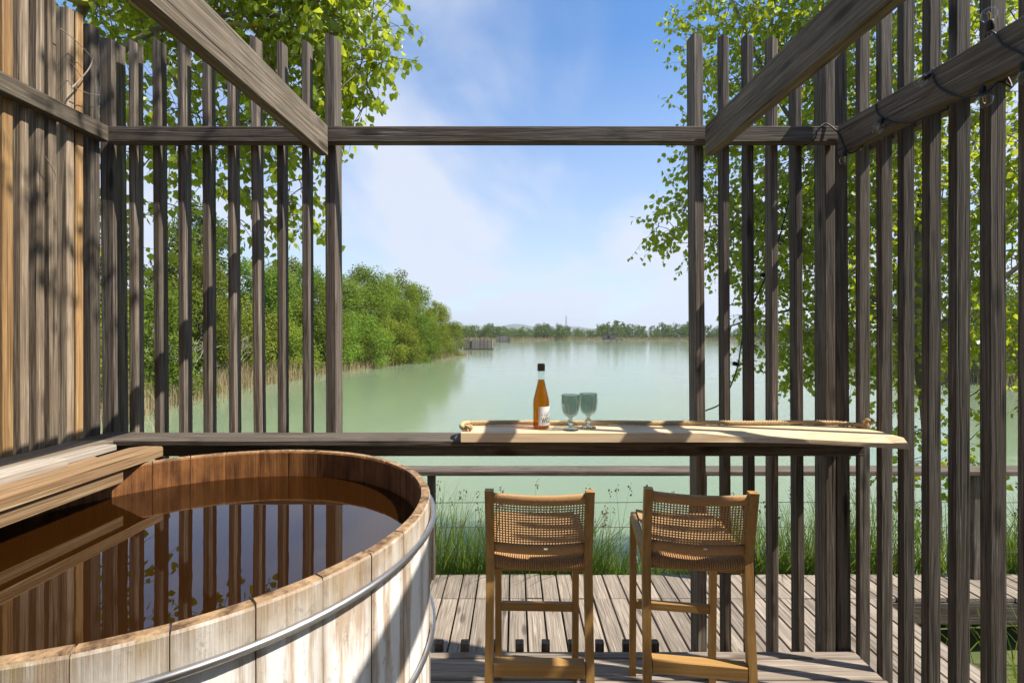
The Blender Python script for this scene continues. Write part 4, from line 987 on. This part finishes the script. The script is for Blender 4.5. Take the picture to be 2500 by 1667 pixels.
# shore trees -------------------------------------------------------------
def crown_cloud(h, w, g, n, size, base=0.12, style='round'):
    """leaf clumps spread through the lobes of a crown; returns quads"""
    nb = 44; Ls = []
    for i in range(nb):
        t = g.uniform(base, 0.93)
        prof = {'round': math.sin(math.pi*min(1, (t*0.82+0.16)))**0.7, 'cone': (1.05-t)*0.95+0.05, 'bush': math.sin(math.pi*min(1, t*0.6+0.35))**0.6}[style]
        a = g.uniform(0, 2*math.pi); rr = w/2*prof*math.sqrt(g.uniform(0.05, 0.85))
        Ls.append((rr*math.cos(a), rr*math.sin(a), t*h, g.uniform(0.08, 0.21)*w*(0.6+0.4*prof)))
    Ls = np.array(Ls); pr = Ls[:, 3]**2; k = g.choice(nb, n, p=pr/pr.sum())
    d = unit(g.normal(size=(n, 3)))
    P = Ls[k, :3]+d*(Ls[k, 3]*g.uniform(0.35, 1.25, n))[:, None]*np.array([1, 1, 1.05])
    P[:, 2] = np.maximum(P[:, 2], 0.05)
    nrm = unit(d+g.normal(size=(n, 3))*0.7); t1 = unit(np.cross(nrm, g.normal(size=(n, 3)))); t2 = np.cross(nrm, t1)
    s = size*g.uniform(0.5, 1.35, n)[:, None]
    V = np.stack([P-t1*s*0.9, P-t2*s*0.42+nrm*s*.1, P+t1*s*0.9, P+t2*s*0.42+nrm*s*.1], 1).reshape(-1, 3)
    F = np.arange(n*4).reshape(-1, 4); return V, F, Ls
def shore_proto(kind, seed):
    g = np.random.default_rng(seed)
    h, w, n, size, base, style, lm = {'tall': (10, 6.2, 16000, 0.125, 0.16, 'round', m_leafs), 'dark': (10, 5.2, 13000, 0.125, 0.08, 'round', m_leafd), 'cone': (10, 3.4, 6000, 0.15, 0.05, 'cone', m_leafd),
        'bush': (5, 5.6, 12000, 0.10, 0.0, 'bush', m_leafs), 'brown': (9, 4.2, 5000, 0.15, 0.2, 'round', m_leafb), 'airy': (10, 4.6, 7000, 0.12, 0.22, 'round', m_leafs)}[kind]
    V, F, Ls = crown_cloud(h, w, g, n, size, base, style)
    cm = mesh_np('crown', V, F, lm); mb = MB()
    mb.tube(smooth_path([(0, 0, -0.3), (0.1, 0.05, h*0.25), (-0.05, 0.1, h*0.5), (0.05, 0, h*0.85)], 4), [0.16*h/10*(1-0.8*i/12) for i in range(13)], 7)
    for i in range(9):
        e_ = Ls[int(g.integers(len(Ls)))]; z0 = e_[2]*0.55; mb.tube([(0, 0.05, z0), (e_[0]*.5, e_[1]*.5, z0+(e_[2]-z0)*.6), tuple(e_[:3])], [0.06*h/10, 0.04*h/10, 0.012], 5, False)
    tm = mb.mesh('trunk'); tm.materials.append(m_barkd if kind != 'airy' else m_palebark); return cm, tm, h
PRO = {(k, v): shore_proto(k, 40+v*7+i*13) for i, k in enumerate(['tall', 'dark', 'cone', 'bush', 'brown', 'airy']) for v in range(2 if k in ('tall', 'bush', 'dark') else 1)}
shore = []
def shore_tree(kind, v, x, y, h, rz=None, wx=1.0):
    cm, tm, h0 = PRO[(kind, v)]; s = h/h0
    o = empty('shore_tree' if kind != 'bush' else 'shore_bush', (x, y, gh(x, y)-0.1), (0, 0, rng.uniform(0, 6.28) if rz is None else rz)); o.scale = (s*wx, s*wx, s)
    link('trunk', tm, None, o); c = link('crown', cm, None, o); c['kind'] = 'stuff'
    shore.append((kind, o)); return o
# (kind, variant, x, y, height): the wood along the left shore
for a in [('bush', 0, -15.6, 13.5, 3.6), ('bush', 1, -16.8, 17.5, 4.6), ('dark', 0, -19.5, 20.0, 7.4), ('dark', 1, -23.0, 24.0, 9.2), ('cone', 0, -20.8, 25.0, 8.9), ('bush', 0, -17.6, 22.5, 4.8), ('dark', 0, -20.4, 29.5, 9.4), ('tall', 1, -17.9, 27.5, 7.3),
          ('bush', 1, -18.0, 31.0, 5.0), ('dark', 1, -21.5, 33.0, 11.4), ('tall', 0, -18.0, 34.5, 8.4), ('brown', 0, -19.6, 40.0, 8.6), ('bush', 0, -16.8, 38.5, 5.2), ('tall', 1, -18.6, 44.0, 8.7), ('tall', 0, -16.2, 44.0, 8.8), ('tall', 1, -15.0, 49.0, 9.6),
          ('bush', 1, -13.6, 47.5, 4.6), ('tall', 0, -14.8, 55.0, 10.2), ('airy', 0, -14.2, 58.5, 10.8), ('bush', 0, -12.0, 54.5, 5.4), ('tall', 1, -12.6, 60.0, 9.2), ('bush', 1, -10.6, 62.0, 4.6), ('tall', 0, -11.2, 68.5, 7.9), ('bush', 0, -9.6, 69.5, 4.6), ('tall', 1, -14.0, 70.0, 8.8), ('cone', 0, -24.5, 30.0, 9.6), ('dark', 0, -27.5, 26.0, 9.6), ('tall', 0, -22, 46, 10.2), ('bush', 1, -15.9, 41.5, 4.4), ('bush', 0, -14.4, 44.5, 4.8), ('bush', 1, -12.3, 51.0, 4.6), ('bush', 0, -11.0, 58.0, 4.4), ('bush', 1, -17.2, 34.5, 4.4), ('tall', 0, -13.2, 52.0, 7.6), ('tall', 1, -16.2, 40.0, 7.4)]:
    shore_tree(*a, wx=1.15 if a[0] == 'bush' else 1.0)
names = {'tall': 'light green leafy tree', 'dark': 'dark evergreen tree', 'cone': 'slim dark conifer', 'bush': 'low rounded green bush', 'brown': 'brownish tree', 'airy': 'thin airy tree with a pale trunk'}
def ordn(i): return ['first', 'second', 'third', 'fourth', 'fifth', 'sixth', 'seventh', 'eighth', 'ninth', 'tenth', 'eleventh', 'twelfth', 'thirteenth', 'fourteenth', 'fifteenth', 'sixteenth'][i]
for kind in names:
    S = sorted([o for k, o in shore if k == kind], key=lambda o: o.location.x/o.location.y)
    for i, o in enumerate(S):
        lab = names[kind]+' on the left shore' if len(S) == 1 else '%s on the left shore, %s of its kind from the left' % (names[kind], ordn(i))
        tag(o, lab, 'bush' if kind == 'bush' else 'tree', 'trees along the left shore')
# right shore
right = []
for a in [('tall', 0, 33.5, 33.0, 6.4), ('bush', 0, 31.8, 30.0, 4.4), ('tall', 1, 35.5, 37.0, 6.6), ('bush', 1, 34.2, 42.0, 3.6), ('tall', 0, 38.5, 31.0, 8.2)]:
    right.append(shore_tree(*a, wx=1.15 if a[0] == 'bush' else 1.0))
for o, lab in zip(right, ['leafy tree on the right shore, nearest the water behind the right wall', 'low green bush at the water edge of the right shore', 'green tree standing farther along the right shore', 'small bush on the right shore beside the dry reeds', 'tallest green tree at the back of the right shore']):
    tag(o, lab, 'bush' if 'bush' in lab else 'tree', 'trees on the right shore')
# bare pale shrubs at the left shore
def bare_shrub(x, y, h, seed, label):
    g = random.Random(seed); mb = MB(); z = gh(x, y)
    def br(p, d, l, r, dep):
        e_ = p+d*l; m_ = p+d*l*0.5+Vector((g.uniform(-.1, .1), g.uniform(-.1, .1), g.uniform(-.05, .1)))*l
        mb.tube([p, m_, e_], [r, r*.75, r*.5], 4, False)
        if dep:
            for _ in range(3): br(m_.lerp(e_, g.random()), (d+Vector((g.uniform(-.9, .9), g.uniform(-.9, .9), g.uniform(-.4, .5)))).normalized(), l*g.uniform(.5, .75), r*.55, dep-1)
    for _ in range(6): br(Vector((x, y, z-.05)), Vector((g.uniform(-.7, .7), g.uniform(-.7, .7), 1)).normalized(), h*g.uniform(.4, .6), 0.03, 3)
    tag(mb.build('bare_shrub', m_palebark), label, 'shrub', 'bare shrubs on the left shore')
bare_shrub(-15.9, 18.2, 2.6, 3, 'leafless pale shrub on the left shore, nearest the terrace'); bare_shrub(-16.6, 24.0, 3.2, 4, 'leafless pale shrub on the left shore, middle of the three'); bare_shrub(-17.0, 29.0, 3.0, 5, 'leafless pale shrub on the left shore, farthest along the bank')

# blades: reeds and grass ---------------------------------------------------
def blades(name, P, H, Wd, lean, mat, seed, seg=3, label=None, cat=None):
    g = np.random.default_rng(seed); n = len(P); a = g.uniform(0, 2*np.pi, n); d = np.stack([np.cos(a), np.sin(a), np.zeros(n)], 1)
    a2 = g.uniform(0, 2*np.pi, n); sd = np.stack([np.cos(a2), np.sin(a2), np.zeros(n)], 1)
    ln = lean*g.uniform(0.2, 1.2, n); rows = []
    for j in range(seg+1):
        t = j/seg; c = P+np.array([0, 0, 1])*(H*t*(1-0.25*ln*t))[:, None]+d*(H*ln*t*t)[:, None]; w = (Wd*(1-t**1.5)*0.5+0.0006)[:, None]
        rows.append(c-sd*w); rows.append(c+sd*w)
    V = np.stack(rows, 1).reshape(-1, 3); m_ = 2*(seg+1); b = np.arange(n)*m_
    F = np.stack([b[:, None]+np.array([2*j, 2*j+1, 2*j+3, 2*j+2]) for j in range(seg)], 1).reshape(-1, 4)
    o = link(name, mesh_np(name, V, F, mat)); tag(o, label, cat, None, 'stuff'); return o, P+np.array([0, 0, 1])*(H*(1-0.25*ln))[:, None]+d*(H*ln)[:, None]
def along_shore(i0, i1, n, off, g):
    A = LK[i0:i1]; B = LK[i0+1:i1+1]; ln = np.linalg.norm(B-A, axis=1); k = g.choice(len(ln), n, p=ln/ln.sum()); t = g.random(n)
    P = A[k]+(B[k]-A[k])*t[:, None]; nrm = np.stack([-(B-A)[k][:, 1], (B-A)[k][:, 0]], 1); nrm = unit(nrm)
    s = off(g, n); Q = P+nrm*s[:, None]; sd = lake_sd(Q[:, 0], Q[:, 1])
    Q2 = P-nrm*s[:, None]; sd2 = lake_sd(Q2[:, 0], Q2[:, 1])
    Q = np.where((np.sign(sd) == np.sign(s))[:, None], Q, Q2)
    return np.stack([Q[:, 0], Q[:, 1], np.maximum(ground_h(Q[:, 0], Q[:, 1]), ZW-0.1)], 1)
g = np.random.default_rng(21)
P = along_shore(1, 9, 15000, lambda g, n: g.normal(0.7, 0.8, n), g); clump = 0.5+0.5*np.sin(P[:, 0]*0.9+P[:, 1]*0.55)*np.sin(P[:, 1]*0.31)
blades('shore_reeds', P, (0.55+0.95*clump)*g.uniform(0.4, 1.2, len(P)), np.full(len(P), 0.035), 0.25, m_reed, 3, 2, 'pale dry reeds fringing the left shore', 'reeds')
P = along_shore(1, 9, 7000, lambda g, n: g.uniform(0.3, 5.5, n), g)
blades('bank_grass', P, g.uniform(0.4, 1.2, len(P)), np.full(len(P), 0.04), 0.4, m_grass, 4, 2, 'rough green grass on the left bank under the trees', 'grass')
P = along_shore(20, 26, 7000, lambda g, n: g.normal(0.8, 0.9, n), g)
blades('shore_reeds', P, g.uniform(0.8, 2.2, len(P)), np.full(len(P), 0.045), 0.22, m_reed, 5, 2, 'pale dry reeds along the right shore seen between the slats', 'reeds')
P = along_shore(12, 18, 9000, lambda g, n: g.normal(1.2, 1.2, n), g)
blades('shore_reeds', P, g.uniform(0.8, 2.4, len(P)), np.full(len(P), 0.16), 0.2, m_reed, 6, 2, 'thin pale reed line along the far shore', 'reeds')
# near bank in front of the deck
n = 16000; X = g.uniform(-3.2, 6.0, n); Y = 3.86+np.abs(g.normal(0, 0.42, n)); d_ = 0.55+0.45*np.sin(X*2.1+0.7)*np.sin(X*0.9+2); keep = g.random(n) < np.clip(d_+0.25, 0.15, 1); X, Y = X[keep], Y[keep]
Pn = np.stack([X, Y, ground_h(X, Y)], 1); hh = 0.56+0.48*(0.5+0.5*np.sin(X*3.3+1)*np.sin(X*1.3))+0.12*(X > 2.4)
blades('bank_grass', Pn, hh*g.uniform(0.55, 1.25, len(X)), g.uniform(0.006, 0.013, len(X)), 0.42, m_grass, 7, 4, 'long green grass growing just beyond the deck railing', 'grass')
n = 1500; X = g.uniform(2.7, 6.5, n); Y = g.uniform(1.4, 3.3, n); Pn = np.stack([X, Y, ground_h(X, Y)], 1)
blades('bank_grass', Pn, g.uniform(0.2, 0.5, n), g.uniform(0.005, 0.010, n), 0.5, m_grass, 8, 3, 'green grass in the gap below the walkway on the right', 'grass')
n = 130; X = np.concatenate([g.uniform(-1.3, 3.0, 90), g.uniform(2.4, 5.5, 40)]); Y = 3.95+np.abs(g.normal(0, 0.3, n)); Pn = np.stack([X, Y, ground_h(X, Y)], 1)
o, tips = blades('seeding_grass', Pn, g.uniform(0.85, 1.22, n), np.full(n, 0.0085), 0.16, m_grass, 9, 6, 'tall thin grass stems with drooping seed heads beyond the railing', 'grass')
# drooping spikelets at the tips
k = 7; TP = np.repeat(tips, k, 0)+g.normal(size=(n*k, 3))*np.array([0.010, 0.010, 0.022]); dn = np.tile([0, 0, -1.0], (n*k, 1))+g.normal(size=(n*k, 3))*0.55
V, F = leaves_np(TP, dn, g.normal(size=(n*k, 3)), g.uniform(0.014, 0.030, n*k), 'thin')
o2 = link('seed_heads', mesh_np('seed_heads', V, F, m_seed), None, o); o2['kind'] = 'stuff'

# far wood: one mass across the lake ---------------------------------------
g = np.random.default_rng(33); VV = []; FF = []; nb = 0
def far_tree(x, y, h, w, n=560):
    global nb
    V, F, _ = crown_cloud(h, w, g, n, 0.55*h/10, 0.0, 'bush')
    V = V+np.array([x, y, gh(x, y)-0.3]); VV.append(V); FF.append(F+nb); nb += len(V)
FS = [(-42, 232), (-20, 262), (20, 288), (80, 282), (140, 270), (165, 215)]
for (x0, y0), (x1, y1) in zip(FS[:-1], FS[1:]):
    ln = math.hypot(x1-x0, y1-y0); m_ = int(ln/1.15)
    for i in range(m_):
        t = (i+g.random())/m_; dep = g.uniform(3, 34)
        far_tree(x0+(x1-x0)*t+g.normal()*1.5, y0+(y1-y0)*t+dep, g.uniform(4.2, 8.2)*(1+0.010*dep)*(1+0.18*math.sin(t*9+x0)), g.uniform(4, 9))
for i in range(45):     # headland behind the palisade hut
    t = i/45; far_tree(-34-6*math.sin(t*3)+g.normal()*2.5-3*g.random(), 128+105*t, g.uniform(5.5, 9.5), g.uniform(5, 8))
for i in range(60): far_tree(g.uniform(150, 215), g.uniform(90, 215), g.uniform(6, 10), g.uniform(6, 9), 90)
tag(link('far_wood', mesh_np('far_wood', np.concatenate(VV), np.concatenate(FF), m_far)), 'low green belt of woodland along the far shore', 'woodland', None, 'stuff')

# ------------------------------------------------------------------ huts and mast on the far water
def palisade_hut(x, y, w, d, h, label, n=26, gangway=True):
    r_ = empty('palisade_hut', (x, y, ZW)); tag(r_, label, 'hut')
    MB().box((0, 0, 0.12), (w+0.3, d+0.3, 0.22)).build('platform', m_hutd, r_, False, (0, 0, 0))
    MB().box((0.2, 0, h*0.45), (w*0.8, d*0.75, h*0.8)).build('cabin', m_hutd, r_, False, (0, 0, 0))
    ring = []
    for i in range(n): ring.append((-w/2+w*(i+.5)/n, -d/2, 0))
    for i in range(int(n*d/w)): ring.append((w/2, -d/2+d*(i+.5)/int(n*d/w), 1)); ring.append((-w/2, -d/2+d*(i+.5)/int(n*d/w), 1))
    sw = w/n*0.86; 
    for i, (a, b_, s) in enumerate(ring):
        if s == 0 and int(n*0.22) <= i <= int(n*0.26): continue      # door opening
        hh = h+rng.uniform(-.06, .06)
        me = prism((sw, 0.06, round(hh, 1)) if s == 0 else (0.06, sw, round(hh, 1)), 0.01, 2, m_hut); link('slat', me, None, r_, (a, b_, 0.1+hh/2))
    if gangway: MB().box((-w/2-1.9, 0.3, 0.45), (3.6, 1.1, 0.08)).box((-w/2-3.0, 0.3, 0.1), (0.12, 0.12, 0.7)).box((-w/2-0.9, -0.1, 0.1), (0.12, 0.12, 0.7)).build('gangway', m_hutd, r_, False, (0, 0, 0))
    return r_
Yh = 2.994*1180/35.0
palisade_hut((1168-1257)/1180*Yh, Yh+2, 5.8, 5.0, 2.15, 'grey palisade hut standing in the water off the left headland')
palisade_hut((1228-1257)/1180*215, 222, 6.2, 4.5, 2.5, 'small dark hut on the far water just behind the palisade hut', 14, False)
hr = empty('lake_cabin', ((1487-1257)/1180*268, 268, ZW)); tag(hr, 'dark cabin on stilts at the far shore, right of the bottle', 'cabin')
MB().box((0, 0, 2.1), (6.5, 4.5, 2.4)).build('wall', m_hut, hr, False, (0, 0, 0)); MB().box((0, 0, 3.45), (8.2, 6, 0.28)).build('roof', m_hutd, hr, False, (0, 0, 0)); MB().box((1.5, -1, 0.75), (10.5, 7, 0.3)).build('platform', m_hutd, hr, False, (0, 0, 0))
for x in (-3.5, 0, 3.5, 6.3): MB().box((x, -3.8, 0.1), (0.3, 0.3, 1.4)).build('stilt', m_hutd, hr, False, (0, 0, 0))
MB().box((-0.8, -2.28, 2.0), (1.3, 0.08, 1.6)).build('window', m_black, hr, False, (0, 0, 0))
# lattice mast behind the far wood
Ym = 420; xm = (1382-1257)/1180*Ym; hm = 19.5
ma = MB()
for sx in (-1, 1):
    for sy in (-1, 1): ma.tube([(sx*1.35, sy*1.35, 0), (sx*0.35, sy*0.35, hm*.8), (sx*0.12, sy*0.12, hm)], 0.13, 4)
for k in range(9):
    z0 = hm*k/9; z1 = hm*(k+1)/9; w0 = 1.35-1.22*k/9; w1 = 1.35-1.22*(k+1)/9; s = 1 if k % 2 else -1
    for sy in (-1, 1): ma.tube([(-s*w0, sy*w0, z0), (s*w1, sy*w1, z1)], 0.07, 3); ma.tube([(sy*w0, -s*w0, z0), (sy*w1, s*w1, z1)], 0.07, 3)
mo = ma.build('lattice_mast', m_mast); mo.location = (xm, Ym, -0.5); tag(mo, 'slim lattice mast rising behind the far wood', 'mast')

# ------------------------------------------------------------------ air
hm_, ht, ho = newmat('thin_haze'); pv = N(ht, 'ShaderNodeVolumePrincipled'); pv.inputs['Color'].default_value = (0.80, 0.88, 1.0, 1); pv.inputs['Density'].default_value = 0.00019; pv.inputs['Anisotropy'].default_value = 0.2
L(ht, pv.outputs[0], ho.inputs['Volume'])
hb = MB().box((500, 2150, 62), (7000, 4600, 140)).build('haze', hm_); tag(hb, 'thin pale haze over the lake', 'haze', None, 'stuff')
